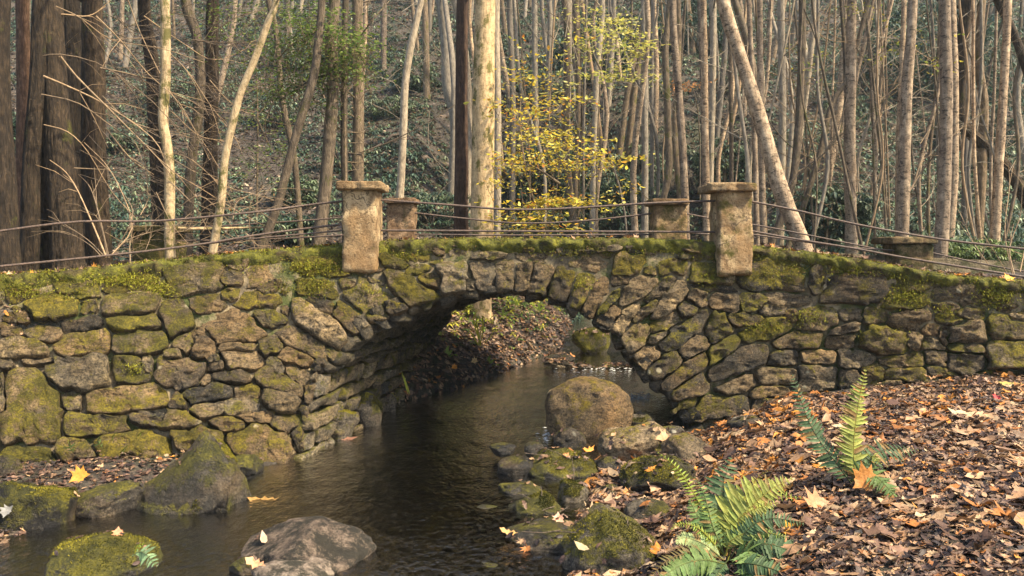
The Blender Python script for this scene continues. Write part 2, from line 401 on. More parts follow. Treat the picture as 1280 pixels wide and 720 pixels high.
# water
wy = np.concatenate([np.arange(-6, 2, .5), np.arange(2, 26.5, .12)]); V = []
for y in wy:
    a, b2 = np.interp(y, XL[:, 0], XL[:, 1]) - .5, np.interp(y, XR[:, 0], XR[:, 1]) + .5
    for t in np.linspace(0, 1, 24): V.append((a + (b2 - a) * t, y, water_z(y)))
V = np.array(V); V[:, 2] += .006 * fbm(V * np.array([5, 5, 0]), 2)
i = (np.arange(len(wy) - 1)[:, None] * 24 + np.arange(23)[None]).ravel()
wo = link('creek_water', mesh('creek_water', V, np.stack([i, i + 1, i + 25, i + 24], -1), M['water'])); tag(wo, kind='structure')

# ------------------------------------------------------------------ the bridge
bridge = bpy.data.objects.new('stone_bridge', None); COL.objects.link(bridge); bridge.location = (0, 0, 0)
tag(bridge, 'mossy single-arch fieldstone footbridge with cement posts and wire railing over the creek', 'bridge')

# core: mortar mass behind the stones, barrel of the vault, deck
REAR_Y = 10.5
def to_rear(p):
    p = np.asarray(p); q = p.copy(); q[..., 0] += .21 * (REAR_Y - p[..., 1]); q[..., 1] = REAR_Y; return q
INS = .07
def inset(x, y): return -.012 + .058 * smooth(30, 120, np.asarray(y) - topy(x)) + .02 * fbm(np.stack([x / 30, y / 30, x * 0], -1), 2, 5)
parts = []
def grid_faces(r, c):
    i = (np.arange(r - 1)[:, None] * c + np.arange(c - 1)[None]).ravel(); return np.stack([i, i + 1, i + c + 1, i + c], -1)
K = 9
ax = np.interp(np.linspace(0, 1, 80), np.linspace(0, 1, len(ARCH)), ARCH[:, 0]); ay = np.interp(np.linspace(0, 1, 80), np.linspace(0, 1, len(ARCH)), ARCH[:, 1])
tx = np.linspace(366, 880, 80)
R = []
for t in np.linspace(.06, 1, K):
    x = ax + (tx - ax) * t; y = ay + (topy(tx) + 3 - ay) * t; R.append(on_wall(x, y, inset(x, y) * min(1, t * 3.5) + .16 * (1 - min(1, t * 3.5))))
R = np.array(R); parts.append((R.reshape(-1, 3), grid_faces(K, 80)))
for x0, x1 in ((-420, 366), (880, 1750)):
    xx = np.linspace(x0, x1, 60); G = []
    for t in np.linspace(0, 1, 14):
        y = (topy(xx) + 3) * (1 - t) + 650 * t; G.append(on_wall(xx, y, inset(xx, y)))
    parts.append((np.array(G).reshape(-1, 3), grid_faces(14, 60)))
arc = on_wall(ax, ay, np.full(80, .26)); rr = to_rear(arc)
B = np.array([arc + (rr - arc) * t for t in np.linspace(0, 1, 14)]); B += 0
ctr = np.array([0., 0, 0.6])
d = B - ctr; d[..., 1] = 0; d /= np.linalg.norm(d, axis=-1)[..., None] + 1e-9
B = B + d * .10 * np.linspace(1, 1, 14)[:, None, None]
parts.append((B.reshape(-1, 3), grid_faces(14, 80)))
# rear face
X = np.linspace(-1, 1, 80) * 2.3; rt = np.stack([rr[:, 0] * 0 + np.interp(np.arange(80), [0, 79], [rr[0, 0], rr[-1, 0]]), np.full(80, REAR_Y), np.full(80, 1.84)], -1)
parts.append((np.concatenate([rr, rt]), grid_faces(2, 80)))
for sx in (-1, 1):
    x0 = rt[0, 0] if sx < 0 else rt[-1, 0]
    q = np.array([(x0, REAR_Y, -.3), (x0 + sx * 5, REAR_Y - .3, -.3), (x0, REAR_Y, 1.84), (x0 + sx * 5, REAR_Y - .3, 1.6)]); parts.append((q, grid_faces(2, 2)))
V, F = merge(parts)
V = V + .015 * fbm(V * 9, 2)[:, None]
tag(link('mortar_core', mesh('mortar_core', V, F, M['mortar']), bridge))
# deck, from the front wall's top edge to the rear's
xx = np.linspace(-420, 1750, 130); y = topy(xx); fr_ = on_wall(xx, y + 3)
D = []
for t in np.linspace(0, 1, 12):
    q = fr_.copy(); q[:, 1] = fr_[:, 1] + .02 + (REAR_Y - fr_[:, 1] - .04) * t; q[:, 0] = fr_[:, 0] * (1 + .02 * t); q[:, 2] -= .05 * math.sin(min(1, t * 6) * math.pi / 2) - (.03 if t in (0,) else 0); D.append(q)
D = np.array(D); DV = D.reshape(-1, 3); DV = DV + .012 * fbm(DV * 6, 2)[:, None]
DF = grid_faces(12, 130)
tag(link('deck', mesh('deck', DV, DF, M['soil']), bridge))

# facing stones, measured from the photograph: centre, length, height, tilt (degrees, descending to the right), moss
ST = """65,383,60,40,0,9;165,383,60,26,-8,7;30,365,60,22,0,9;95,361,58,24,0,9;160,356,66,22,-3,9;55,418,44,20,0,3;100,408,48,18,-3,2;172,407,64,22,-3,8
104,433,68,30,-12,5;28,437,62,24,3,3;172,428,64,28,-10,5;48,452,46,10,0,1;12,413,28,14,0,3;99,470,82,46,5,3;38,515,76,90,0,6;163,466,50,34,10,7;183,458,18,22,20,2
225,468,66,42,0,2;155,498,120,34,-10,5;224,504,24,18,35,2;90,502,32,22,5,3;187,521,50,14,0,3;25,400,30,16,0,3;222,398,40,40,-25,5;232,430,26,26,-30,3;245,356,72,30,-3,5
218,444,24,12,0,2;2,495,12,50,0,4;8,457,20,12,0,3;332,345,60,24,-12,4;403,338,80,20,0,9;258,381,48,24,-5,5;323,378,54,24,3,8;295,411,82,44,3,2;298,436,50,10,-3,2;336,400,52,22,5,6
355,389,15,13,0,3;399,407,80,34,32,3;382,432,84,28,30,2;372,449,58,20,15,1;376,470,50,26,20,1;337,434,34,24,-10,6;253,437,32,32,0,1;248,417,20,14,-10,1;267,450,17,11,0,6
270,460,23,12,-5,1;302,453,52,26,0,2;289,472,54,18,2,1;256,477,20,13,-50,1;259,494,66,26,-8,2;308,490,38,20,-5,4;344,458,26,15,45,2;348,480,66,28,20,2;350,503,48,26,12,2
281,511,94,20,-6,3;319,524,46,16,-5,2;402,383,46,22,30,3;434,398,44,30,35,4;460,373,60,50,32,7;398,362,52,24,5,9;338,362,30,16,-25,4;435,357,28,14,0,6;288,370,26,16,0,7;290,351,36,18,0,5
118,534,88,30,5,6;185,523,48,18,0,3;221,527,44,22,5,5;165,556,120,32,3,8;335,553,84,38,22,4;357,531,42,26,-10,4;373,548,22,34,-20,4;240,552,60,30,5,7;35,570,60,26,0,8;95,563,50,24,0,8
290,532,44,16,5,4;20,590,60,24,0,8;245,580,60,26,0,7;684,0,0,0,0,0;737,331,56,20,5,4;785,333,44,24,0,8;838,335,42,20,0,6;757,320,14,8,0,6;852,321,16,9,0,4;869,322,18,9,0,6;886,321,16,9,0,7
700,355,44,26,-65,5;672,352,46,34,-70,3;728,360,44,20,-65,8;745,373,56,18,-62,2;762,378,46,12,-45,8;794,362,56,24,-40,2;763,396,30,22,-42,1;781,398,46,18,-50,1;827,360,56,13,-45,4
838,376,58,22,-52,2;871,373,26,22,0,4;858,388,24,20,-20,4;833,404,46,18,-30,6;794,422,44,22,-50,4;856,416,66,24,-35,5;810,447,28,22,-30,3;832,457,42,26,-25,4;866,434,38,26,-30,3
858,464,78,20,-38,3;860,489,48,24,-30,5;888,345,52,24,5,9;889,361,60,9,8,4;822,421,24,12,-30,5;846,512,60,18,-30,8;808,388,44,12,-48,5;812,340,20,14,0,6
465,335,28,14,0,3;574,317,28,11,0,3;567,308,14,6,0,4;675,324,62,11,2,1;555,328,36,10,0,5;565,350,44,38,-8,2;602,346,42,28,85,1;632,345,42,26,88,2;656,349,42,26,-85,2;588,358,16,14,0,1
512,364,78,28,22,8;493,331,44,14,3,9;492,388,24,18,40,3;523,339,34,14,0,7;447,334,34,12,0,3;450,404,30,12,35,3;540,352,36,22,15,4;470,352,30,14,10,6;610,322,46,10,2,4;520,322,40,12,0,9
969,347,88,36,3,8;1020,351,22,30,5,5;1072,362,80,34,2,5;906,378,42,22,20,2;941,380,36,22,5,7;982,374,56,17,5,1;962,388,34,13,5,3;930,401,50,18,5,5;958,413,66,28,-15,9;1023,401,56,30,0,7
998,426,66,24,-3,5;928,453,80,34,-32,2;978,448,42,22,-5,2;902,437,46,22,-40,8;921,482,50,26,-25,3;973,470,62,22,3,2;1026,446,52,20,5,2;1022,473,56,36,0,3;1050,427,44,18,-5,2;1067,449,50,26,5,2
897,410,36,32,-35,8;960,490,46,16,0,4;1054,412,46,13,-8,1;1062,393,34,18,0,4;1062,476,34,28,0,4;990,396,20,15,0,3;1136,402,64,30,-5,1;1105,425,60,36,5,8;1143,424,22,22,10,2
1161,411,34,18,15,2;1179,421,12,28,0,2;1166,430,34,15,5,2;1187,401,44,16,15,5;1208,415,48,28,0,4;1207,436,44,13,3,7;1200,369,68,24,8,2;1268,383,34,18,5,3;1258,411,52,28,5,6
1207,455,46,30,0,3;1171,448,28,20,20,3;1182,468,44,14,20,5;1130,451,56,16,-5,4;1127,468,50,16,0,5;1260,445,56,36,0,8;1090,468,34,24,0,6;1138,352,54,24,0,8;1130,378,56,22,0,9
1245,360,44,22,0,9;1180,385,34,13,0,3;1272,399,24,10,0,2;1212,393,36,13,0,7;1245,475,60,24,0,7;1030,500,60,22,0,6;900,505,60,22,-10,6;1095,396,30,20,0,5;1310,380,60,26,0,6;1320,420,60,40,0,5
1310,455,50,30,0,6;389,492,17,28,-15,3;382,522,15,28,-5,3;397,460,22,16,-35,2;413,443,26,15,35,2;393,474,14,16,-20,2;378,556,13,30,0,4;374,590,20,34,0,5;-25,380,50,34,0,7;-30,425,50,36,0,5;-30,480,54,50,0,5;1370,410,60,50,0,6;-35,545,60,40,0,6"""
ST = np.array([[float(v) for v in s.split(',')] for l in ST.split('\n') for s in l.split(';')])
ST = ST[ST[:, 2] > 0]

def norm_all(p, st):                      # super-ellipse distance of points p (n,2) to all stones -> (n,m)
    d = p[:, None] - st[None, :, :2]; a = np.radians(st[:, 4]); ca, sa = np.cos(a), np.sin(a)
    u = (d[..., 0] * ca + d[..., 1] * sa) / (st[:, 2] / 2); v = (-d[..., 0] * sa + d[..., 1] * ca) / (st[:, 3] / 2)
    return (np.abs(u) ** 4 + np.abs(v) ** 4) ** (1 / 4)
# chinking stones where the measured ones leave room
r2 = np.random.default_rng(3)
cand = np.stack([r2.uniform(-10, 1290, 5000), r2.uniform(305, 600, 5000)], -1)
ok = (cand[:, 1] > topy(cand[:, 0]) + 9) & (cand[:, 1] < np.interp(cand[:, 0], [0, 370, 880, 1280], [585, 575, 515, 480])) & ~in_arch(cand[:, 0], cand[:, 1] + 4)
extra = []
cur = ST
for c in cand[ok]:
    mn_ = norm_all(c[None], cur)[0].min()
    if mn_ > 1.42 and len(extra) < 62:
        s = np.array([[c[0], c[1], r2.uniform(15, 30), r2.uniform(8, 15), r2.uniform(-15, 15), r2.uniform(1, 7)]])
        cur = np.vstack([cur, s]); extra.append(s)
n_in = len(cur)                          # past the photograph's edges the wall simply goes on, in courses
more = []
for x0_, x1_ in ((-420, -55), (1345, 1745)):
    y_ = 330.0
    while y_ < 640:
        h_ = r2.uniform(22, 36); x_ = x0_
        while x_ < x1_:
            w_ = r2.uniform(36, 78); more.append((x_ + w_ / 2, y_ + h_ / 2, w_, h_, r2.uniform(-8, 8), r2.uniform(1, 8))); x_ += w_
        y_ += h_
more = np.array(more); more = more[(more[:, 1] > topy(more[:, 0]) + 10) & (norm_all(more[:, :2], cur).min(1) > 1.5)]
ST = np.vstack([cur, more])

def outline(i, st, mask, nt_=34, gap=.35, cap=1.7):
    th = np.arange(nt_) / nt_ * 2 * np.pi; x, y, w, h, an, _ = st[i]; a = math.radians(an)
    rad = np.zeros(nt_)
    ce = (np.abs(np.cos(th) / (w / 2)) ** 4 + np.abs(np.sin(th) / (h / 2)) ** 4) ** (-1 / 4)
    dirs = np.stack([np.cos(th) * math.cos(a) - np.sin(th) * math.sin(a), np.cos(th) * math.sin(a) + np.sin(th) * math.cos(a)], -1)
    near = np.nonzero((np.abs(st[:, 0] - x) < 160) & (np.abs(st[:, 1] - y) < 130) & (np.arange(len(st)) != i))[0]
    ts = np.linspace(.3, cap, 34)
    pts = np.array([x, y]) + dirs[:, None] * (ce[:, None] * ts[None])[..., None]
    d = norm_all(pts.reshape(-1, 2), st[near]).min(1).reshape(nt_, -1) if len(near) else np.full((nt_, len(ts)), 9)
    bad = (d < ts[None]) | ~mask(pts.reshape(-1, 2)).reshape(nt_, -1)
    first = np.where(bad.any(1), bad.argmax(1), len(ts)) - 1
    rad = ce * ts[np.clip(first, 0, None)] - gap
    rad = np.maximum(rad, 2.0)
    rad = .88 * rad + .06 * np.roll(rad, 1) + .06 * np.roll(rad, -1)
    jr = np.random.default_rng(int(abs(x * 13 + y))); rad *= 1 - np.abs(jr.normal(0, .035, nt_)); k_ = int(jr.integers(0, nt_)); rad[k_] *= .86; rad[(k_ + 1) % nt_] *= .9
    return np.array([x, y]) + dirs * rad[:, None]

RF = np.array([1.0, 1.0, .988, .955, .88, .74, .56, .36, .18]); RO = np.array([-1.8, .05, .62, .86, .96, 1.0, 1.0, 1.0, 1.0])
def stone_mesh(out, c, to3, bulge, seed, rough=1.0, proud=0.):
    """a stone from its outline (n,2), centre c; to3(points2, offset) places it on its wall"""
    n = len(out); V = []
    r = np.random.default_rng(seed); tilt = r.uniform(-.6, .6, 2); tq = r.normal(size=2); tq /= np.linalg.norm(tq); tk = r.uniform(.0, .5)
    span = np.abs(out - c).max(0) + 1e-6
    for f, o in zip(RF, RO):
        p = c + (out - c) * f
        rel = (p - c) / span
        off = (proud if o > 0 else 0) + bulge * (o + ((rel @ tilt) * .8 - np.clip(rel @ tq - tk, 0, 9) * 1.1) * max(0, o))
        V.append(to3(p, off))
    V.append(to3(np.array([c]), np.array([proud + bulge * 1.02])))
    V = np.concatenate(V); m_ = len(RF)
    i = (np.arange(m_ - 1)[:, None] * n); j = np.arange(n)[None]; k = (j + 1) % n
    F4 = np.stack([i + j, i + k, i + n + k, i + n + j], -1).reshape(-1, 4)
    b = (m_ - 1) * n; F3 = np.stack([b + np.arange(n), b + (np.arange(n) + 1) % n, np.full(n, m_ * n)], -1)
    nz = np.stack([fbm(V * 11, 3, seed % 50 + q) for q in range(3)], -1)
    w = np.ones(len(V)); w[:n] = 0
    V = V + nz * (.014 * rough * w)[:, None]; V[:, 1] -= (.014 * rough * w) * fbm(V * 26, 3, seed % 23)
    ridge = np.abs(fbm(V * np.array([5, 5, 14]), 2, seed % 31)); V[:, 1] += (ridge * .028 * rough) * w
    return V, [F3, F4]

mask_front = lambda p: (p[:, 1] > topy(p[:, 0]) + 7) & ~in_arch(p[:, 0], p[:, 1] - 1.5)
def front3(p, off):
    q = on_wall(p[:, 0], p[:, 1]); return q + wall_n(q) * np.broadcast_to(off, (len(p),))[:, None]
nst = 0; beyond = []
for i in range(len(ST)):
    x, y, w_, h_, an, mo = ST[i]
    o_ = outline(i, ST, mask_front)
    bul = np.clip(min(w_, h_) / 125 * .2, .03, .06) * r2.uniform(.6, 1.5)
    V, F = stone_mesh(o_, np.array([x, y]), front3, bul, i * 7 + 1, 1., r2.uniform(-.012, .045))
    if i >= n_in: beyond.append((V, F)); continue
    loc = V.mean(0); ob = link('stone', mesh('stone', V - loc, F, M['stone']), bridge, loc)
    b = r2.uniform(.80, 1.38); wm = r2.uniform(-.06, .06); ob.color = (b * (1.10 + wm), b, b * (.80 - wm), np.clip(mo / 9 * .82 + r2.uniform(-.1, .1), 0, 1)); nst += 1

# stones of the vault's inner faces
def barrel_pts(px_pts):
    f = on_wall(px_pts[:, 0], px_pts[:, 1]); return f
fine = np.stack([np.interp(np.linspace(0, 1, 500), np.linspace(0, 1, len(ARCH)), ARCH[:, k]) for k in (0, 1)], -1)
FR = on_wall(fine[:, 0], fine[:, 1]); seg = np.r_[0, np.cumsum(np.linalg.norm(np.diff(FR, axis=0), axis=1))]; LEN = seg[-1]
RRr = to_rear(FR)
def vault3(p, off):                       # p = (u along the curve, s metres into the vault)
    u = np.clip(p[:, 0], 0, LEN); f = np.stack([np.interp(u, seg, FR[:, k]) for k in range(3)], -1); b = np.stack([np.interp(u, seg, RRr[:, k]) for k in range(3)], -1)
    f2 = np.stack([np.interp(np.clip(u + .05, 0, LEN), seg, FR[:, k]) for k in range(3)], -1) - np.stack([np.interp(np.clip(u - .05, 0, LEN), seg, FR[:, k]) for k in range(3)], -1)
    dd = b - f; L = np.linalg.norm(dd, axis=1)[:, None]; t = dd / L; q = f + t * p[:, 1:2]
    nn = np.cross(f2, t); nn /= np.linalg.norm(nn, axis=1)[:, None] + 1e-9
    s = np.sign(((np.array([0, 8.5, .5]) - q) * nn).sum(1)); nn *= s[:, None]
    return q + nn * np.broadcast_to(off, (len(p),))[:, None]
r3 = np.random.default_rng(11); BS = []; u = .35; row = 0
while u < LEN - .3:
    hh = r3.uniform(.13, .24); s = r3.uniform(-.03, .03)
    while s < 3.3:
        w_ = r3.uniform(.16, .42); BS.append((u + hh / 2, s + w_ / 2, hh * 1.02, w_ * 1.02, r3.uniform(-12, 12), 4)); s += w_
    u += hh
BS = np.array(BS); BSc = BS.copy(); BSc[:, :4] *= 100
loose = []; budget = 296 - nst
for i in range(len(BS)):
    
    o_ = outline(i, BSc, lambda p: (p[:, 1] > -3) & (p[:, 1] < 330), nt_=18, gap=1.0, cap=1.3) / 100
    bul = r3.uniform(.03, .09)
    V, F = stone_mesh(o_, BS[i, :2], vault3, bul, i * 5 + 3000)
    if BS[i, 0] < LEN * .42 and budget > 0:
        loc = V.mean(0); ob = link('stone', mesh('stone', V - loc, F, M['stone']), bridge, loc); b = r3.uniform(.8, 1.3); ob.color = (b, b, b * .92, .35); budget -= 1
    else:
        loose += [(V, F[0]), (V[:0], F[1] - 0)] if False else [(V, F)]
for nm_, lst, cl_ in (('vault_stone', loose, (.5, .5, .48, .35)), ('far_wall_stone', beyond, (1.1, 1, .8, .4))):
    Vs = []; A3 = []; A4 = []; b0 = 0
    for V, F in lst:
        Vs.append(V); A3.append(F[0] + b0); A4.append(F[1] + b0); b0 += len(V)
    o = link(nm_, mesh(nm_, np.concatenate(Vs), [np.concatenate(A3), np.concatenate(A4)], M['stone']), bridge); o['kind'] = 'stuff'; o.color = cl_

# posts: rendered masonry body and a stone cap
def blob_box(c, size, n=(8, 6, 14), amp=.015, seed=0, taper=0, round_=.12):
    """a box whose faces are subdivided, its edges worn and its faces uneven"""
    V = []; F = []; b = 0
    c = np.array(c, float); size = np.array(size, float)
    for ax_ in range(3):
        for sg in (-1, 1):
            u, v = [k for k in range(3) if k != ax_]; A, B_ = np.meshgrid(np.linspace(-1, 1, n[u] + 1), np.linspace(-1, 1, n[v] + 1))
            q = np.zeros(A.shape + (3,)); q[..., u] = A; q[..., v] = B_; q[..., ax_] = sg
            V.append(q.reshape(-1, 3)); f = grid_faces(n[v] + 1, n[u] + 1)
            if (sg > 0) == (ax_ == 1): f = f[:, ::-1]
            F.append(f + b); b += len(V[-1])
    V = np.concatenate(V); F = np.concatenate(F)
    key = np.round(V * 1000).astype(int); _, idx, inv = np.unique(key, axis=0, return_index=True, return_inverse=True); V = V[idx]; F = inv.ravel()[F]
    m_ = size.min(); r = round_ * m_ / (size / 2)
    inner = np.clip(V, -1 + r, 1 - r); d = (V - inner) / r; ln = np.maximum(np.linalg.norm(d, axis=1), 1e-9)[:, None]
    q = np.where(ln > 1, inner + d / ln * r, V)
    q = q * size / 2; q[:, :2] *= (1 - taper * (q[:, 2:3] / size[2] + .5))
    nrm = q / (np.linalg.norm(q, axis=1)[:, None] + 1e-9)
    q = q + nrm * (amp * fbm((q + c) * 7, 3, seed) + amp * .5 * fbm((q + c) * 22, 2, seed + 3))[:, None]
    return q + c, F
def post(x0, x1, yt, yb, Y, dep, cap=None, bodycol=(1, 1, 1), moss=.3, seed=0, taper=.03):
    a, b_ = P(x0, yb, Y), P(x1, yt, Y); c = (a + b_) / 2; c[1] = Y + dep / 2
    V, F = blob_box((0, 0, 0), (b_[0] - a[0], dep, b_[2] - a[2] + .1), n=(12, 10, 20), amp=.016, seed=seed, taper=taper, round_=.07)
    o = link('post', mesh('post', V, F, M['render']), bridge, (c[0], c[1], c[2] - .05)); o.color = (*bodycol, moss)
    if cap:
        cx0, cx1, cy0, cy1 = cap; a, b_ = P(cx0, cy1, Y - .05), P(cx1, cy0, Y - .05); cc = (a + b_) / 2; cc[1] = Y + dep / 2
        V, F = blob_box((0, 0, 0), (b_[0] - a[0], dep + .12, b_[2] - a[2]), n=(18, 12, 5), amp=.022, seed=seed + 9, round_=.2)
        k = link('cap', mesh('cap', V, F, M['render']), o, (cc[0] - c[0], cc[1] - c[1], cc[2] - (c[2] - .05))); k.color = (bodycol[0] * .78, bodycol[1] * .76, bodycol[2] * .74, moss * .7)
    return o
post(427, 471, 236, 328, 7.74, .42, (421, 476, 226, 237), (1.15, 1.05, .92), .02, 1)
post(898, 942, 238, 332, 7.80, .40, (887, 947, 228, 239), (1.15, 1.05, .92), .26, 2)
post(482, 517, 252, 312, 10.1, .40, (480, 519, 247, 254), (.66, .54, .48), .15, 3)
post(818, 860, 254, 312, 10.1, .42, (815, 862, 248, 256), (.78, .66, .52), .40, 4)
post(162, 214, 288, 340, 10.0, .5, (158, 219, 282, 290), (.62, .60, .40), .85, 5)
post(1122, 1168, 304, 345, 10.0, .45, (1113, 1173, 296, 305), (.55, .50, .38), .55, 6)

# railing wires
def wire(pts, r=.011, sag=0):
    q = spline([P(*p) for p in pts], 18); V, F = tube(q, r, 6)
    link('railing_wire', mesh('railing_wire', V, F, M['wire']), bridge)
Yf, Yr = 7.95, 10.3
wire([(430, 251, Yf), (380, 257, Yf), (320, 265, 7.7), (200, 276, 7.5), (100, 277, 7.2), (0, 289, 7.0), (-80, 302, 6.8)])
wire([(430, 280, Yf), (380, 286, Yf), (320, 294, 7.8), (240, 307, 7.6), (120, 321, 7.3), (0, 333, 7.0), (-80, 342, 6.8)])
wire([(430, 288, Yf), (320, 298, 7.8), (220, 309, 7.6)], .008)
wire([(476, 250, Yf), (560, 256, Yf), (640, 262, Yf), (720, 260, Yf), (812, 254, Yf), (895, 251, Yf)])
wire([(476, 288, Yf), (640, 289, Yf), (895, 290, Yf)])
wire([(518, 266, Yr), (580, 273, Yr), (650, 279, Yr), (730, 276, Yr), (814, 267, Yr)])
wire([(518, 293, Yr), (650, 294, Yr), (815, 293, Yr)])
wire([(858, 267, Yr), (900, 275, Yr), (960, 284, Yr), (1115, 315, 10.2)], .010)
wire([(940, 252, Yf), (1000, 264, 7.9), (1068, 280, 7.8), (1175, 299, 7.7), (1280, 311, 7.5), (1380, 322, 7.4)])
wire([(940, 289, Yf), (995, 299, 7.9), (1070, 311, 7.8), (1136, 323, 7.7), (1261, 343, 7.5), (1380, 362, 7.4)])
wire([(940, 293, Yr), (1050, 308, 10.2), (1120, 313, 10.1)], .010)
wire([(1165, 316, 10.1), (1220, 328, 10.0), (1290, 341, 9.8), (1400, 356, 9.7)], .010)
wire([(862, 291, Yr), (900, 294, Yr), (945, 297, Yr)], .010)
wire([(216, 286, 10.1), (330, 279, Yr), (425, 272, Yr), (484, 262, Yr)], .010)
wire([(214, 301, 10.1), (330, 299, Yr), (484, 291, Yr)], .010)

# ------------------------------------------------------------------ boulders
def ico(sub):
    import bmesh
    bm = bmesh.new(); bmesh.ops.create_icosphere(bm, subdivisions=sub, radius=1)
    V = np.array([v.co for v in bm.verts]); F = np.array([[v.index for v in f.verts] for f in bm.faces]); bm.free(); return V, F
ICO = {4: ico(4), 5: ico(5)}
COLL_V, COLL_F = [], []                   # what litter can land on
def boulder(cx, cy, w, h, Y, moss, label, mat='boulder', dep=.9, tilt=0, seed=0, col=1., facet=5, amp=.13, pts=None, down=1.6):
    V, F = ICO[5 if w > 90 else 4]; V = V.copy()
    r = np.random.default_rng(seed + 100)
    for _ in range(facet):                # knock flat faces into it
        n = r.normal(size=3); n /= np.linalg.norm(n); k = r.uniform(.62, .85); d = V @ n; V = V - np.outer(np.clip(d - k, 0, None), n) * .92
    V = V * (1 + amp * fbm(V * 1.6, 3, seed))[:, None] + .035 * np.stack([fbm(V * 5, 3, seed + q) for q in (1, 2, 3)], -1)
    if pts: V = pts(V)
    V = V / np.abs(V[:, [0, 2]]).max(0)[[0, 0, 1]] * np.array([1, 1, 1])
    s = Y / 1000; rx, rz = w / 2 * s, h / 2 * s
    t = math.radians(-tilt); V = V * np.array([rx, rx * dep, rz]) 
    V[:, 2] = np.where(V[:, 2] < 0, V[:, 2] * down, V[:, 2])
    V = V @ np.array([[math.cos(t), 0, math.sin(t)], [0, 1, 0], [-math.sin(t), 0, math.cos(t)]])
    c = P(cx, cy, Y)
    o = link('boulder', mesh('boulder', V, F, M[mat]), None, c); o.color = (*(col if isinstance(col, tuple) else (col,) * 3), moss)
    tag(o, label, 'boulder'); COLL_V.append(V + c); COLL_F.append(F); return o
B_ = boulder
B_(735, 512, 112, 82, 7.6, .16, 'large smooth brown round boulder in midstream just below the arch', seed=1, facet=1, amp=.05, dep=.8, col=(1.5, 1.22, .85))
B_(712, 551, 42, 34, 7.1, .2, 'small round brown stone at the foot of the large midstream boulder', seed=2, facet=2, col=.8)
B_(702, 590, 96, 56, 6.5, .62, 'dark rock with bright yellow-green moss on top beside the midstream stones', 'wetrock', seed=3, col=1.0)
B_(800, 554, 106, 58, 6.8, .05, 'tan flat-sided rock with fallen leaves on it at the right edge of the creek', seed=4, tilt=-8, col=(1.6, 1.42, 1.15))
B_(762, 584, 44, 30, 6.5, 0., 'small dark wet stone between the mossy rock and the tan rock', 'wetrock', seed=5)
B_(864, 568, 94, 52, 6.5, .05, 'low pale brown rock half buried in leaves right of the tan rock', seed=6, tilt=5, col=(1.6, 1.42, 1.15))
B_(645, 586, 52, 36, 6.5, .1, 'dark wet stone in the water left of the yellow-green mossy rock', 'wetrock', seed=7)
B_(652, 613, 62, 26, 6.0, .3, 'flat blackish stone barely above the water left of the knobby grey stone', 'wetrock', seed=8)
B_(674, 637, 78, 40, 5.6, .55, 'dark green mossy stone at the water line below the knobby stone', 'wetrock', seed=9)
B_(716, 619, 42, 46, 5.8, .35, 'upright knobby grey stone with a moss patch beside the leaf-covered bank', seed=10, col=1.4)
B_(690, 680, 135, 52, 5.0, .12, 'long black wet rock lying at the waterline left of the triangular mossy rock', 'wetrock', seed=11, col=1.1)
B_(762, 690, 152, 112, 4.65, .42, 'triangular rock with golden moss along its ridge at the bottom of the right bank', seed=12, facet=3, col=1.25,
   pts=lambda V: V * np.stack([1 - .55 * np.clip(V[:, 2], 0, 1), np.ones(len(V)), np.ones(len(V))], -1))
B_(610, 716, 96, 26, 4.6, .15, 'dark stone tip with leaves at the bottom edge left of the triangular rock', 'wetrock', seed=13)
B_(824, 602, 100, 64, 5.95, .35, 'brown lumpy stone among leaves behind the ferns', seed=14, col=.7)
B_(814, 652, 66, 52, 5.3, .15, 'grey-brown stone sunk in leaf litter above the triangular rock', seed=15, col=.9)
B_(941, 530, 66, 28, 7.0, 0., 'flat grey slab lying in the leaves below the right bridge wall', seed=16, col=1.1)
B_(800, 526, 40, 24, 7.8, .3, 'small mossy stone against the base of the arch at the right', seed=17)
B_(739, 424, 48, 32, 13.2, .8, 'bright green moss-topped square rock upstream seen through the arch', seed=45, facet=3, amp=.05, col=1.6)
B_(38, 640, 108, 96, 5.3, .55, 'dark mossy boulder with tiny pale leaves at the left edge of the photo', 'wetrock', seed=19, col=.85)
B_(136, 628, 96, 50, 5.6, .3, 'loaf-shaped tan and mossy stone between the left edge boulder and the wedge rock', seed=20, facet=2, tilt=-12)
def wedge(V):
    V = np.sign(V) * np.abs(V) ** np.array([.75, 1, .7]); x = V[:, 0]; z = V[:, 2]; V[:, 2] = np.where(z > -.3, (z + .3) * np.interp(x, [-1, -.5, 0, .35, .75, 1], [.30, .42, .68, .98, 1.02, .85]) - .3, z)
    V[:, 2] -= .35 * np.clip(-V[:, 1] - .1, 0, 1) * (V[:, 2] > 0); return V
B_(234, 612, 170, 146, 5.7, .38, 'big wedge-shaped rock with a pale bare ridge leaning toward the left bridge wall', 'wetrock', seed=21, facet=4, pts=wedge, tilt=-5, dep=.6, col=.95)
B_(122, 706, 158, 72, 4.6, .60, 'low dome of golden-green moss at the bottom left of the creek', 'wetrock', seed=22, facet=2, amp=.09, col=1.0)
B_(378, 700, 180, 88, 4.7, .0, 'pale lichened boulder with dark blotches at the bottom centre of the creek', 'lichened', seed=23, facet=5, amp=.1, col=(.62, .54, .47))
B_(366, 718, 104, 36, 4.35, 0., 'smaller pale rounded stone in front of the lichened boulder at the bottom', 'lichened', seed=24, facet=2, col=(.95, .88, .8))
B_(306, 716, 50, 40, 4.5, .1, 'dark wet stone left of the pale lichened boulder', 'wetrock', seed=25)
B_(560, 492, 34, 12, 10.2, 0., 'pale flat stone at the water edge below the leafy far bank', seed=26, col=1.9)
B_(6, 588, 44, 40, 6.0, .3, 'dark stone under the wall at the left edge above the mossy boulder', 'wetrock', seed=27)
B_(300, 583, 60, 34, 6.5, .4, 'dark mossy stone where the left wall meets the water', 'wetrock', seed=28)
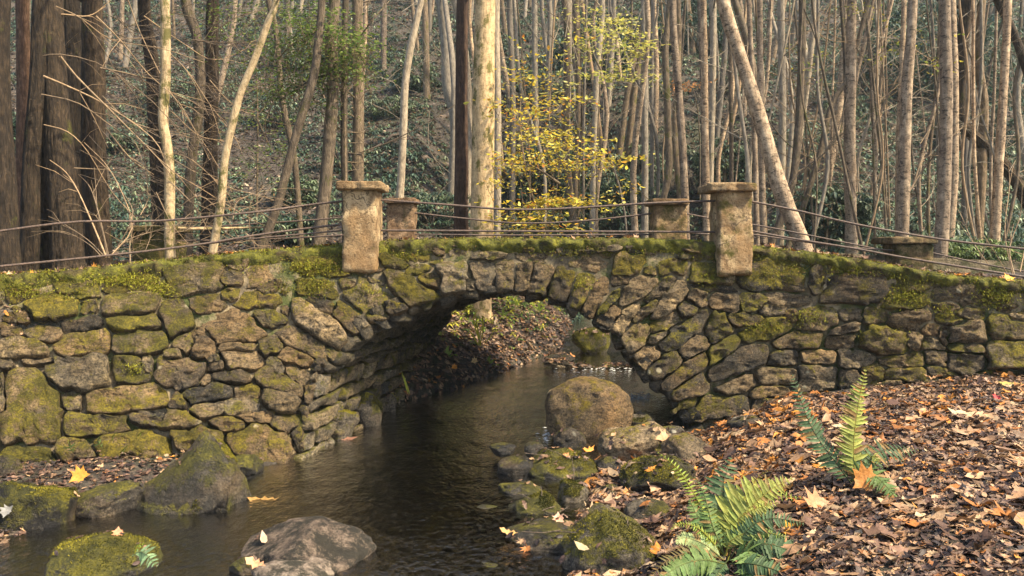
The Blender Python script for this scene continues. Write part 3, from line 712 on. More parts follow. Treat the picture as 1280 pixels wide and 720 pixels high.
B_(420, 528, 58, 42, 7.7, .45, 'rounded mossy footing stone at the base of the arch nearest the left corner', seed=29, col=.9)
B_(455, 512, 44, 44, 8.2, .4, 'second rounded footing stone under the left side of the arch', seed=30, col=.9)
B_(483, 504, 30, 24, 8.8, .3, 'third and deepest footing stone under the left side of the arch', seed=31, col=.7)
B_(700, 448, 40, 12, 12.3, 0., 'low ridge of leafy pebbles crossing the shallow water beyond the arch', seed=32, col=.6)

B_(628, 560, 34, 14, 6.9, 0., 'low dark rock tip in the creek left of the round brown stone', 'wetrock', seed=51)
B_(608, 640, 40, 16, 5.6, .1, 'thin black rock breaking the surface at the outer edge of the right rocks', 'wetrock', seed=52)
B_(742, 655, 36, 26, 5.3, .1, 'small grey stone wedged above the long black wet rock', seed=53, col=1.1)
B_(838, 545, 46, 26, 7.2, .05, 'pale stone half under leaves between the arch foot and the tan rock', seed=54, col=1.5)
B_(764, 618, 34, 24, 5.9, .1, 'grey-brown stone in the leaves right of the knobby stone', seed=55, col=1.0)
B_(668, 560, 26, 16, 7.0, .1, 'little dark stone just above the dark stone in the water', 'wetrock', seed=56)
for k in range(15):
    q = np.random.default_rng(700 + k); x = 690 + k * 7.2 + q.uniform(-2, 2)
    o = B_(x, 459 + q.uniform(-3, 3) - (4 if k < 4 else 0), q.uniform(8, 15) * (1.4 if k < 3 else 1), q.uniform(3, 5.5) * (1.5 if k < 3 else 1), 11.6, .1, 'small stone in the line of pebbles crossing the shallow riffle beyond the arch', 'boulder', seed=700 + k, facet=2, col=q.uniform(.5, 1.4)); o['group'] = 'pebbles across the riffle'
# ------------------------------------------------------------------ trees
def gz(x, y): return float(ground(np.array([x]), np.array([y]))[0])
def limbs(path, rad, rr, z0, n, spread, seglen=1.2, up=.6, r0=.35):
    """bare branches on a trunk above height z0, each with finer twigs"""
    out = []
    hi = [k for k in range(len(path) - 1) if path[k][2] > z0]
    if not hi: return out
    for q in range(n):
        k = hi[int(rr.integers(0, len(hi)))]; p = path[k]; a = rr.uniform(0, 2 * math.pi); L = spread * rr.uniform(.5, 1.1)
        d = np.array([math.cos(a), math.sin(a), up * rr.uniform(.4, 1.6)]); d /= np.linalg.norm(d)
        pts = [p]; 
        for s in range(4):
            d = d + rr.normal(size=3) * .16 + np.array([0, 0, .06]); d /= np.linalg.norm(d); pts.append(pts[-1] + d * L / 4)
        r = rad[k] * r0 * rr.uniform(.5, 1)
        out.append(tube(pts, np.linspace(r, r * .25, 5), 5))
        for s in range(3):
            b = pts[1 + s]; e = d + rr.normal(size=3) * .6; e /= np.linalg.norm(e); l2 = L * rr.uniform(.25, .5)
            out.append(tube([b, b + e * l2 * .5 + [0, 0, .03], b + e * l2 + [0, 0, .1]], [r * .45, r * .3, r * .12], 4))
    return out

def tree(label, mat, Y, pts, w0, w1=None, name='tree', group=None, top=None, nl=10, z0=None, flare=1.35, seg=14, rough=.10, twig=None, seed=None, depth=0., low=0):
    """pts: the trunk's centre line in the photograph, bottom first; w0, w1: its width in pixels there and at its last point"""
    seed = seed if seed is not None else int(abs(pts[0][0] * 7 + pts[-1][0] * 3))
    rr = np.random.default_rng(seed); w1 = w1 or w0 * .85
    q = np.array([P(p[0], p[1], Y + depth * k / max(1, len(pts) - 1)) for k, p in enumerate(pts)])
    ln = np.linspace(w0, w1, len(q)) / 2000 * Y
    gx, gy = q[0][0], q[0][1]
    if len(q) > 1 and q[0][2] > gz(gx, gy) + .05:
        sl_ = (q[1] - q[0]) / max(.1, q[1][2] - q[0][2]); dz = q[0][2] - gz(gx, gy)
        mid = q[0] - sl_ * dz * .8; mid[2] = q[0][2] - dz * .8; base = q[0] - sl_ * dz; base[2] = gz(base[0], base[1]) - .15
        q = np.vstack([base, mid, q]); ln = np.r_[ln[0] * flare, ln[0] * (1 + (flare - 1) * .4), ln]
    T = top or max(q[-1][2] + 1.5, 9.0 + rr.uniform(0, 3))
    d = q[-1] - q[-2]; d = d / np.linalg.norm(d); d[:2] *= .6; nadd = 4; h = (T - q[-1][2]) / nadd; r_end = ln[-1]
    if h > .2:
        for k in range(nadd):
            v = q[-1] + np.array([d[0] / max(.3, d[2]) * h * .8 + rr.normal() * .05, rr.normal() * .05, h]); q = np.vstack([q, v]); ln = np.r_[ln, r_end * (1 - .8 * (k + 1) / nadd)]
    p = spline(q, 6 * (len(q) - 1)); u = np.linspace(0, 1, len(p)); r = np.interp(u, np.linspace(0, 1, len(q)), ln)
    fw = mat in ('hemlock', 'redbark') and w0 > 12
    if fw: p = spline(q, 30 * (len(q) - 1)); r = np.interp(np.linspace(0, 1, len(p)), np.linspace(0, 1, len(q)), ln)
    V, F = tube(p, r, 56 if fw else seg, rough=rough, seed=seed % 90, furrow=.13 if fw else 0)
    root = bpy.data.objects.new(name, None); COL.objects.link(root); root.location = tuple(p[0]); tag(root, label, 'tree', group)
    link('trunk', mesh('trunk', V - p[0], F, M[mat]), root)
    zz = z0 if z0 is not None else EYE + .30 * Y
    L = limbs(p, r, rr, zz, nl, 1.6) 
    if low: L += limbs(p, r, rr, 2.2, low, .9, up=.3, r0=.16)
    if L:
        V, F = merge(L); link('crown', mesh('crown', V - p[0], F, M[twig or mat]), root)
    return root
T = tree
# left: the dark hemlocks behind the wing wall
T('mossy-footed dark trunk cut by the left edge of the photo', 'hemlock', 8.9, [(8, 330), (2, 200), (-2, 100), (0, 0)], 34, 24, 'hemlock_tree', flare=1.9)
T('dark reddish trunk leaning slightly left, second from the left edge', 'hemlock', 9.3, [(38, 330), (40, 200), (48, 100), (52, 0)], 22, 20, 'hemlock_tree')
T('slender dark trunk behind the two leftmost hemlocks', 'redbark', 11.0, [(27, 300), (30, 150), (28, 0)], 17, 15, 'hemlock_tree')
T('thick deeply furrowed trunk, stoutest of the left cluster', 'hemlock', 9.4, [(84, 325), (78, 230), (70, 120), (66, 0)], 38, 25, 'hemlock_tree', flare=1.35)
T('furrowed trunk between the leaning one and the stoutest', 'hemlock', 9.7, [(58, 325), (54, 200), (57, 100), (58, 0)], 26, 18, 'hemlock_tree')
T('almost black trunk in shade behind the stout furrowed one', 'hemlock', 11.0, [(101, 310), (96, 150), (88, 0)], 26, 22, 'hemlock_tree')
T('greenish dark trunk rightmost of the left hemlock cluster', 'hemlock', 10.3, [(124, 315), (118, 200), (117, 100), (115, 0)], 32, 24, 'hemlock_tree')
T('pale crooked trunk with mottled bark standing before the left stone post', 'pale', 9.6, [(213, 320), (212, 270), (211, 200), (204, 150), (207, 100), (207, 60), (206, 0)], 13, 12, 'crooked_tree', flare=1.2)
T('dark trunk just behind the pale crooked one', 'hemlock', 12.0, [(202, 300), (196, 180), (190, 80), (180, 0)], 20, 16, 'hemlock_tree')
T('brown trunk leaning behind the left railing, right of the pale crooked one', 'brown', 11.6, [(234, 300), (240, 200), (250, 120), (247, 50), (232, 0)], 13, 12)
T('straight dark brown trunk between the two pale crooked trunks', 'hemlock', 12.0, [(260, 300), (264, 150), (266, 0)], 19, 15, 'hemlock_tree')
T('thin tan crooked trunk bending right toward the top, beside the railing', 'pale', 9.3, [(263, 330), (276, 255), (281, 200), (294, 140), (304, 108), (318, 75), (334, 30), (346, -5)], 11, 8, 'crooked_tree', flare=1.2)
T('brown trunk curving up from lower left toward the green needles', 'brown', 10.2, [(322, 320), (345, 262), (362, 200), (374, 155), (392, 95), (400, 30), (402, -10)], 12, 9)
T('mossy sinuous trunk left of the left front post', 'brown', 11.0, [(400, 290), (407, 230), (412, 170), (416, 110), (414, 50), (418, 0)], 17, 14)
T('dark mossy trunk rising straight behind the left front post', 'brown', 12.0, [(446, 270), (448, 150), (447, 0)], 16, 14, 'hemlock_tree', low=6)
T('slim trunk between the mossy ones behind the left front post', 'brown', 11.5, [(432, 285), (430, 150), (432, 0)], 9, 8)
T('grey leaning trunk in shade between tan crooked trunk and green needles', 'brown', 13, [(375, 290), (368, 200), (352, 120), (345, 40), (335, -5)], 8, 7)
T('pale trunk forking near the top, right of the green needles', 'grey', 16, [(500, 245), (504, 170), (508, 90), (522, 20), (527, -5)], 10, 8)
T('grey crooked trunk swelling behind the reddish pine', 'grey', 20, [(572, 240), (570, 150), (560, 110), (558, 60), (552, 0)], 15, 15)
T('reddish plated trunk just left of the big pale trunk', 'redbark', 13.0, [(576, 290), (577, 150), (578, 0)], 19, 15, 'pine_tree', flare=1.3)
T('big pale yellow trunk with moss patches in the middle of the bridge', 'pale', 12.6, [(599, 380), (602, 300), (604, 180), (605, 80), (607, 0)], 32, 25, 'pale_tree', flare=1.25, seg=20, rough=.05)
T('grey trunk peeking out right of the big pale trunk', 'grey', 17, [(622, 280), (622, 150), (620, 0)], 9, 9)
# middle
for k, (lab, mt, Y, pts, a, b) in enumerate([
 ('thin grey trunk above the yellow leaves, third right of the big pale trunk', 'grey', 24, [(670, 200), (669, 100), (668, 0)], 8, 7),
 ('slim trunk at the left side of the yellow foliage', 'grey', 22, [(640, 250), (641, 120), (637, 0)], 8, 7),
 ('thick pale grey trunk above the centre of the yellow foliage', 'grey', 24, [(706, 200), (709, 100), (710, 0)], 11, 10),
 ('dark trunk tangled with others above the yellow sapling', 'brown', 22, [(720, 230), (724, 140), (722, 60), (720, 0)], 9, 9),
 ('wavy grey trunk right of the yellow sapling', 'grey', 20, [(742, 230), (744, 150), (746, 90), (752, 30), (753, -5)], 8, 7),
 ('brown leaning trunk forming the left arm of a V on the slope', 'brown', 24, [(778, 165), (784, 120), (796, 60), (812, 0)], 8, 7),
 ('brown leaning trunk forming the right arm of a V on the slope', 'brown', 24, [(788, 168), (794, 110), (806, 40), (812, 0)], 8, 7),
 ('straight grey trunk right of the V-shaped pair', 'grey', 20, [(806, 240), (806, 120), (805, 0)], 9, 8),
 ('very thin white trunk beside the straight grey one', 'grey', 22, [(815, 230), (815, 100), (816, 0)], 5, 5),
 ('dark brown trunk bowed to the left behind the right rear post', 'brown', 16, [(828, 255), (836, 210), (834, 130), (832, 60), (838, -5)], 9, 8),
 ('pale spotted trunk leaning left just left of the right front post', 'spot', 12, [(858, 300), (854, 200), (848, 110), (842, 40), (841, 0)], 10, 9),
 ('straight pale trunk rising behind the right front post', 'spot', 13, [(884, 280), (881, 130), (879, 0)], 9, 8),
 ('grey trunk behind the leaning one, right of the straight pale trunk', 'grey', 22, [(888, 220), (891, 100), (892, 0)], 8, 8),
 ('slender grey trunk tilted right beyond the leaning trunk', 'grey', 24, [(896, 170), (902, 110), (908, 40), (910, 0)], 7, 7),
 ('thin straight brown trunk half hidden by the leaning trunk', 'brown', 14, [(914, 290), (914, 150), (911, 0)], 6, 5),
 ]):
    T(lab, mt, Y, pts, a, b, flare=1.2, seg=10)
T('spotted pale trunk leaning strongly left across the right half of the woods', 'spot', 10.8, [(1012, 330), (1000, 300), (975, 235), (950, 150), (925, 70), (903, 0)], 22, 15, 'leaning_tree', flare=1.1, seg=16)
for k, (lab, mt, Y, pts, a, b) in enumerate([
 ('pale straight trunk passing behind the leaning trunk', 'spot', 12.5, [(954, 300), (951, 150), (950, 0)], 8, 7),
 ('tan trunk right behind the foot of the leaning trunk', 'spot', 12, [(946, 300), (944, 200), (940, 90), (936, 0)], 7, 6),
 ('mossy brown trunk bending right above the leaning trunk foot', 'brown', 12.5, [(962, 310), (985, 250), (996, 190), (1000, 120), (1003, 0)], 10, 9),
 ('grey trunk beyond the leaning trunk, crown of forks', 'grey', 16, [(975, 290), (978, 150), (976, 0)], 10, 9),
 ('curving brown trunk rising right from the leaning trunk foot', 'brown', 13, [(992, 290), (1010, 240), (1025, 190), (1040, 130), (1062, 90)], 8, 6),
 ('thick pale smooth trunk right of centre in the right woods', 'spot', 13, [(1064, 310), (1062, 200), (1063, 100), (1065, 0)], 15, 12),
 ('slim sapling crossing in front of the pale smooth trunk', 'brown', 11, [(1080, 320), (1062, 240), (1045, 160), (1025, 70), (1015, 0)], 4, 3),
 ('thick spotted trunk behind the right low post, dark blotches', 'spot', 11.5, [(1127, 320), (1130, 220), (1133, 120), (1141, 0)], 17, 11),
 ('thin pale trunk touching the spotted one left of the low post', 'spot', 13, [(1122, 310), (1124, 160), (1130, 0)], 7, 6),
 ('tallest straight spotted trunk right of the low post', 'spot', 10.8, [(1174, 335), (1180, 240), (1183, 120), (1181, 0)], 17, 13),
 ('pinkish trunk right behind the straight spotted one', 'spot', 12.3, [(1186, 320), (1192, 220), (1193, 100), (1190, 0)], 11, 9),
 ('pale trunk near the right edge, curved at the foot', 'spot', 12.5, [(1243, 315), (1249, 200), (1255, 100), (1260, 0)], 11, 9),
 ('knotty brown trunk left of the pale one near the right edge', 'brown', 14, [(1222, 310), (1228, 200), (1230, 130), (1224, 80), (1227, 0)], 11, 9),
 ('dim grey trunk between the spotted pair and the knotty one', 'grey', 16, [(1205, 300), (1207, 200), (1208, 100), (1212, 0)], 8, 7),
 ]):
    T(lab, mt, Y, pts, a, b, flare=1.25, seg=12)
T('dark black-barked crooked tree sweeping down to the right edge', 'hemlock', 14, [(1290, 262), (1262, 215), (1240, 190), (1212, 165), (1200, 140), (1202, 70), (1208, 0)], 15, 14, 'crooked_tree', flare=1.1)
T('dark arching tree at the top right corner', 'hemlock', 13, [(1300, 130), (1278, 70), (1262, 30), (1245, -5)], 12, 9, 'crooked_tree', flare=1.1)

# saplings crowding the right-hand woods, thin stems
rt_ = np.random.default_rng(5)
for k in range(54):
    x = rt_.uniform(935, 1290) if k < 40 else rt_.uniform(660, 930); Y = rt_.uniform(11.5, 18) if k < 40 else rt_.uniform(20, 26); lean = rt_.normal() * 24; b = rt_.normal() * 11
    T('thin bare stem crowding the woods behind the right railing' if k < 40 else 'thin bare stem rising above the middle of the bridge', ['spot', 'twig', 'grey', 'brown'][k % 4], Y,
      [(x, 318), (x + lean * .3 + b, 210), (x + lean * .6 + b * rt_.uniform(-1, 1), 110), (x + lean, 0)], rt_.uniform(2.2, 5.5), None, 'sapling',
      'thin stems in the right-hand woods' if k < 40 else 'thin stems above the bridge', nl=4, flare=1.1, seg=6, seed=900 + k, low=(4 if k % 2 else 7), z0=3.2)

# far trees: eight kinds, copied
protos = []
for k in range(8):
    rr = np.random.default_rng(60 + k); h = rr.uniform(13, 18); r = rr.uniform(.04, .10)
    q = np.array([[rr.normal() * .32 * (s > 0), rr.normal() * .2 * (s > 0), h * s / 5] for s in range(6)]); q[:, 0] += np.linspace(0, rr.normal() * 1.1, 6); q[0, 2] = -.4
    p = spline(q, 20); rd = np.linspace(r * 1.15, r * .35, len(p)); V, F = tube(p, rd, 8, rough=.08)
    mt = ['grey', 'grey', 'spot', 'brown', 'grey', 'spot', 'grey', 'brown'][k]
    L = limbs(p, rd, rr, h * .35, 14, 1.9, r0=.2); V2, F2 = merge(L)
    protos.append((mesh('trunk', V, F, M[mt]), mesh('crown', V2, F2, M[mt])))
placed = []; k = 0
while k < 258:
    u = rt_.uniform(0, 1); Y = 19 + 42 * u ** 1.25; px = rt_.uniform(-20, 1300) if k < 236 else rt_.choice([rt_.uniform(-320, -30), rt_.uniform(1310, 1600)])
    if px < 560 and Y < 27 and rt_.uniform() < .6: continue
    if px < 480 and rt_.uniform() < .35: continue
    X = (px - 640) / 1000 * Y
    if any((X - a) ** 2 + (Y - b) ** 2 < .35 for a, b in placed): continue
    placed.append((X, Y)); a, b = protos[int(rt_.integers(0, 8))]
    side = 'left half' if px < 640 else 'right half'
    r = bpy.data.objects.new('forest_tree', None); COL.objects.link(r); r.location = (X, Y, gz(X, Y)); r.rotation_euler = (rt_.normal() * .07, rt_.normal() * .07, rt_.uniform(0, 6.28))
    s = rt_.uniform(.7, 1.25); r.scale = (s, s, s * rt_.uniform(.9, 1.15))
    tag(r, 'bare slender trunk standing far up the wooded slope, one of many alike', 'tree', 'bare trees up the far slope')
    link('trunk', a, r); link('crown', b, r); k += 1

# fallen logs on the slope
def log(label, a, b, r, mat='deadwood', lift=.1):
    A = np.array(sight(*a)); B2 = np.array(sight(*b)); A[2] += lift; B2[2] += lift
    n_ = 7; pts = A + (B2 - A) * np.linspace(0, 1, n_)[:, None]; pts[1:-1] += rng.normal(size=(n_ - 2, 3)) * .06
    V, F = tube(pts, np.linspace(r, r * .6, n_), 9, rough=.12, seed=4)
    o = link('fallen_log', mesh('fallen_log', V - A, F, M[mat]), None, A); tag(o, label, 'log'); return o
log('long dead log lying aslant on the slope left of the reddish pine', (452, 186), (562, 148), .13)
log('shorter dark log lower on the slope beside the reddish pine', (500, 192), (566, 214), .12)
log('thin fallen branch crossing the slope behind the left front post', (430, 205), (505, 172), .06)
log('dead log on the slope between the pale crooked trunks', (218, 178), (196, 172), .10)
log('fallen grey branch on the leaf slope left of the straight dark trunk', (140, 182), (192, 192), .07)
log('lower fallen branch beside the left hemlock cluster', (145, 236), (196, 243), .07)

# broken pale branches leaning in the right woods, bare arching brush on the left
def branches(name, label, cat, items, mat, group=None, sub=True, seed=1):
    rr = np.random.default_rng(seed); o0 = P(*items[0][0][0], items[0][1]); root = bpy.data.objects.new(name, None); COL.objects.link(root); root.location = tuple(o0); tag(root, label, cat, group)
    for pts, Y, w in items:
        q = spline([P(x, y, Y + rr.uniform(-.15, .15) + .12 * k) for k, (x, y) in enumerate(pts)], 14)
        r = w / 2000 * Y * .62; prt = [tube(q, np.linspace(r, r * .4, len(q)), 6)]
        if sub:
            for s in range(int(rr.integers(2, 6))):
                k = int(rr.integers(3, len(q) - 1)); d = q[k] - q[k - 1]; d /= np.linalg.norm(d) + 1e-9; e = d + rr.normal(size=3) * .55; e /= np.linalg.norm(e); l_ = rr.uniform(.2, .7)
                prt.append(tube([q[k], q[k] + e * l_ * .5 + [0, 0, .02], q[k] + e * l_ + [0, 0, -.03]], [r * .5, r * .35, r * .2], 4))
        V, F = merge(prt); link('branch', mesh('branch', V - o0, F, M[mat]), root)
    return root
branches('broken_branch', 'pale broken branch forking upward behind the right low post', 'branch', [([(1136, 240), (1152, 215), (1172, 190)], 12.2, 4), ([(1140, 235), (1150, 205), (1158, 188)], 12.3, 5)], 'twig')
branches('bare_shrub', 'fan of long bare tan shoots arching from the foot of the dark hemlocks', 'shrub', [
 ([(133, 322), (118, 285), (98, 240), (82, 215), (62, 200)], 8.6, 4), ([(136, 322), (124, 270), (113, 235), (98, 218)], 8.7, 3.4),
 ([(138, 320), (165, 285), (152, 240), (132, 205), (105, 178)], 8.8, 3), ([(130, 320), (110, 300), (80, 280), (60, 270)], 8.5, 2),
 ([(140, 320), (165, 275), (160, 250), (140, 232), (100, 218)], 8.7, 2.6), ([(128, 322), (112, 306), (88, 292), (70, 288)], 8.6, 2),
 ([(137, 322), (160, 300), (190, 290), (215, 286)], 8.8, 2.4), ([(134, 320), (128, 290), (120, 270), (105, 262)], 8.6, 2.2), ([(163, 330), (162, 310), (160, 298)], 8.8, 3)], 'twig', seed=3)
branches('hemlock_branch', 'dead drooping boughs reaching right from the left hemlock cluster', 'branch', [
 ([(54, 70), (75, 68), (120, 78), (170, 110), (208, 145), (240, 190)], 8.9, 3), ([(54, 95), (85, 108), (130, 130), (190, 172), (208, 206)], 8.9, 4.4),
 ([(52, 118), (100, 130), (150, 165), (200, 190), (260, 225)], 9.0, 3), ([(55, 156), (85, 165), (110, 190), (140, 240), (172, 275)], 8.8, 2.6),
 ([(75, 70), (95, 95), (130, 130), (160, 160), (196, 196), (216, 222)], 8.9, 5), ([(120, 20), (150, 50), (185, 92), (225, 130), (262, 200)], 9.2, 3),
 ([(70, 8), (100, 22), (140, 50), (200, 60), (255, 78)], 9.0, 2.6), ([(92, 210), (130, 212), (150, 214)], 9.2, 2.4), ([(125, 85), (160, 92), (182, 98)], 9.6, 4),
 ([(128, 120), (160, 150), (205, 165), (240, 172)], 10, 3), ([(132, 160), (165, 200), (192, 218)], 10, 4), ([(60, 20), (80, 18), (110, 20), (132, 8)], 9.3, 4)], 'twig', seed=4)
branches('hemlock_branch', 'tangle of fine dead twigs between the pale crooked trunk and the tan one', 'branch', [
 ([(205, 60), (235, 90), (262, 130), (300, 180)], 10, 2.4), ([(160, 0), (175, 40), (210, 110), (262, 190), (290, 240)], 9.9, 2.6), ([(215, 215), (250, 235), (290, 260), (330, 282)], 9.7, 2),
 ([(240, 50), (290, 54), (340, 52)], 10.4, 2.4), ([(215, 140), (250, 170), (290, 176)], 10, 2.2), ([(180, 20), (230, 55), (270, 75), (320, 55)], 10.2, 2.6), ([(222, 260), (250, 245), (280, 270), (300, 300)], 9.6, 2),
 ([(212, 190), (240, 200), (280, 232), (330, 246), (372, 262)], 9.8, 2.4), ([(216, 230), (245, 260), (262, 290), (290, 318)], 9.4, 2.2), ([(195, 240), (215, 280), (240, 310)], 9.2, 2),
 ([(262, 100), (290, 130), (330, 150), (372, 158)], 10.3, 2.4), ([(266, 40), (300, 20), (345, 10)], 10.3, 2.6)], 'twig', seed=5)
branches('hemlock_branch', 'short stub twigs sticking out of the mossy trunk behind the left front post', 'branch', [
 ([(432, 178), (450, 179), (456, 176)], 11.6, 2.6), ([(428, 190), (448, 192), (462, 190)], 11.6, 2.4), ([(430, 165), (448, 166), (458, 170)], 11.6, 2), ([(428, 202), (450, 203), (466, 200)], 11.6, 2.4), ([(430, 215), (446, 212), (455, 214)], 11.6, 2.2),
 ([(447, 192), (490, 176), (540, 150), (570, 130)], 11.8, 3), ([(447, 50), (470, 20), (492, -5)], 11.8, 4)], 'brown', seed=6)
branches('bare_shrub', 'bare tan shoots rising behind the wall at the right edge', 'shrub', [
 ([(1268, 345), (1262, 310), (1275, 270), (1278, 230)], 9.0, 3.4), ([(1266, 345), (1256, 290), (1262, 230), (1258, 190)], 9.2, 2.6), ([(1235, 330), (1215, 300), (1200, 265)], 9.2, 1.8), ([(1258, 340), (1240, 310), (1226, 290)], 9.2, 1.8),
 ([(1225, 330), (1234, 300), (1246, 262)], 9.3, 1.6), ([(1275, 340), (1283, 300), (1290, 240)], 9.0, 2.6)], 'twig', seed=7)
branches('bare_shrub', 'crossing bare limbs woven through the right woods above the leaning trunk', 'shrub', [
 ([(965, 260), (1000, 215), (1040, 180), (1062, 110)], 12, 5), ([(1000, 0), (1020, 50), (1032, 110), (1050, 180), (1075, 260)], 12.4, 3), ([(1015, 210), (1050, 170), (1100, 130), (1140, 100)], 13, 2.6),
 ([(960, 150), (985, 180), (1020, 200)], 12.5, 3), ([(1070, 60), (1100, 95), (1150, 110)], 13, 2.2), ([(1095, 230), (1110, 190), (1135, 150)], 13, 2.6), ([(1190, 170), (1215, 150), (1260, 120)], 12, 2.4), ([(980, 70), (1010, 40), (1040, 0)], 12.5, 3),
 ([(1160, 70), (1200, 90), (1240, 60), (1280, 50)], 12.5, 2.4), ([(1150, 180), (1165, 160), (1190, 150)], 12.3, 2)], 'brown', seed=8)
def tangle(label, x0, x1, y0, y1, n, Y0, Y1, mat, seed, ang=(-70, 70), ln=(50, 150), w=(1.2, 2.6), name='twig_tangle'):
    q = np.random.default_rng(seed); it = []
    for k in range(n):
        a = math.radians(q.uniform(*ang)); L = q.uniform(*ln); x, y = q.uniform(x0, x1), q.uniform(y0, y1); b = q.uniform(-.25, .25)
        it.append(([(x, y), (x + L * .5 * math.cos(a) - L * b * math.sin(a), y + L * .5 * math.sin(a) + L * b * math.cos(a)), (x + L * math.cos(a), y + L * math.sin(a))], q.uniform(Y0, Y1), q.uniform(*w)))
    return branches(name, label, 'branch', it, mat, seed=seed)
tangle('mass of fine dead twigs drooping between the stout hemlock and the pale crooked trunk', 90, 200, 20, 230, 46, 9.6, 11.5, 'deadwood', 71, (10, 60), (50, 140), (1, 2.4))
tangle('fine dead twigs filling the gap between the two pale crooked trunks', 200, 280, 30, 270, 34, 10, 12, 'deadwood', 72, (-40, 60), (40, 120), (1, 2.2))
tangle('dark fine twigs among the dark hemlock trunks at the top left', 20, 200, -10, 120, 30, 10.5, 12, 'brown', 73, (-30, 50), (50, 140), (1, 2.6))
tangle('thin bare twigs low behind the left railing', 110, 330, 260, 320, 30, 9, 10.2, 'twig', 74, (-80, 30), (25, 80), (.9, 2))
tangle('web of thin pale twigs between the leaning trunk and the smooth trunk', 950, 1060, 10, 260, 50, 12.5, 18, 'twig', 75, (-80, 80), (40, 120), (1, 2.2))
tangle('web of thin twigs between the smooth trunk and the spotted trunk', 1060, 1130, 10, 280, 50, 13, 19, 'grey', 76, (-80, 80), (40, 110), (1, 2.2))
tangle('web of thin twigs right of the tall spotted trunk', 1150, 1290, 10, 280, 64, 13, 19, 'grey', 77, (-80, 80), (40, 120), (1, 2.2))
tangle('faint bare twigs above the right rear post', 780, 950, 0, 220, 40, 16, 22, 'grey', 78, (-80, 80), (30, 100), (.8, 1.8))
tangle('faint bare twigs above the yellow sapling', 600, 790, 0, 170, 34, 17, 24, 'grey', 79, (-80, 80), (30, 100), (.8, 1.8))
tangle('bare twigs at the top behind the pale forked trunk', 430, 600, -5, 150, 26, 15, 22, 'grey', 80, (-70, 70), (30, 110), (.8, 1.8))
branches('resting_stick', 'weathered pale stick lying across the top of the left mossy post', 'stick', [([(159, 286), (190, 284), (240, 286), (300, 285), (330, 284)], 9.9, 9)], 'pale', sub=False)

# ------------------------------------------------------------------ leaves
def rot(yaw, tilt, az):                   # arrays -> rotation matrices: spin about z, then tip by tilt about a level axis az
    c, s = np.cos(yaw), np.sin(yaw); z0 = np.zeros_like(c); o1 = np.ones_like(c)
    Rz = np.stack([np.stack([c, -s, z0], -1), np.stack([s, c, z0], -1), np.stack([z0, z0, o1], -1)], -2)
    ux, uy = np.cos(az), np.sin(az); C, Sn = np.cos(tilt), np.sin(tilt); k = 1 - C
    R = np.stack([np.stack([C + ux * ux * k, ux * uy * k, uy * Sn], -1), np.stack([ux * uy * k, C + uy * uy * k, -ux * Sn], -1), np.stack([-uy * Sn, ux * Sn, C], -1)], -2)
    return R @ Rz
def scatter(tv, tf, pos, R, sc, colr, jit=0., rr=None):
    n = len(pos); v = np.broadcast_to(tv, (n,) + tv.shape) * sc[:, None, None]
    if jit: v = v + (rr.normal(size=v.shape) * jit * sc[:, None, None]) * np.array([.4, .4, 1])
    v = np.einsum('nij,nkj->nki', R, v) + pos[:, None]
    f = (tf[None] + (np.arange(n) * len(tv))[:, None, None]).reshape(-1, tf.shape[1])
    return v.reshape(-1, 3), f, np.repeat(colr, len(tv), axis=0)
def fan(out, curl=0., fold=0., lift=0.):
    out = np.array(out, float); V = np.zeros((len(out) + 1, 3)); V[1:, :2] = out; r = np.linalg.norm(out, axis=1)
    V[1:, 2] = curl * r ** 2 + fold * np.abs(out[:, 0]) + lift * out[:, 1]
    n = len(out); F = np.stack([np.zeros(n, int), 1 + np.arange(n), 1 + (np.arange(n) + 1) % n], -1); return V, F
def maple_outline(deep=.38):
    a = []; 
    for ang, r in [(-90, .30), (-62, .42), (-40, .30), (-8, .80), (10, deep), (28, .62), (40, deep), (58, .95), (72, deep + .06), (90, 1.05)]:
        a.append((math.cos(math.radians(ang)) * r, math.sin(math.radians(ang)) * r))
    return a + [(-x, y) for x, y in a[::-1] if abs(x) > 1e-6 or False]
MAPLE = maple_outline(); MAPLEB = maple_outline(.52); OVAL = [(0, -.9), (.34, -.5), (.42, .1), (.22, .62), (0, 1.0), (-.22, .62), (-.42, .1), (-.34, -.5)]
OAKLEAF = [(0, -.95), (.15, -.6), (.38, -.45), (.2, -.2), (.5, .1), (.22, .25), (.4, .6), (0, 1.0), (-.35, .65), (-.2, .3), (-.48, .05), (-.2, -.15), (-.36, -.5), (-.12, -.6)]
PAL = np.array([(.095, .052, .036), (.055, .033, .026), (.17, .095, .060), (.22, .13, .07), (.33, .19, .10), (.40, .25, .135), (.38, .15, .04), (.55, .23, .04), (.026, .017, .015), (.17, .11, .075), (.44, .31, .18), (.10, .055, .036), (.32, .20, .125)])
def palette(n, rr, wts=None, pal=PAL):
    i = rr.choice(len(pal), n, p=None if wts is None else np.array(wts) / sum(wts)); c = pal[i] * rr.uniform(.55, 1.25, (n, 1)); return c

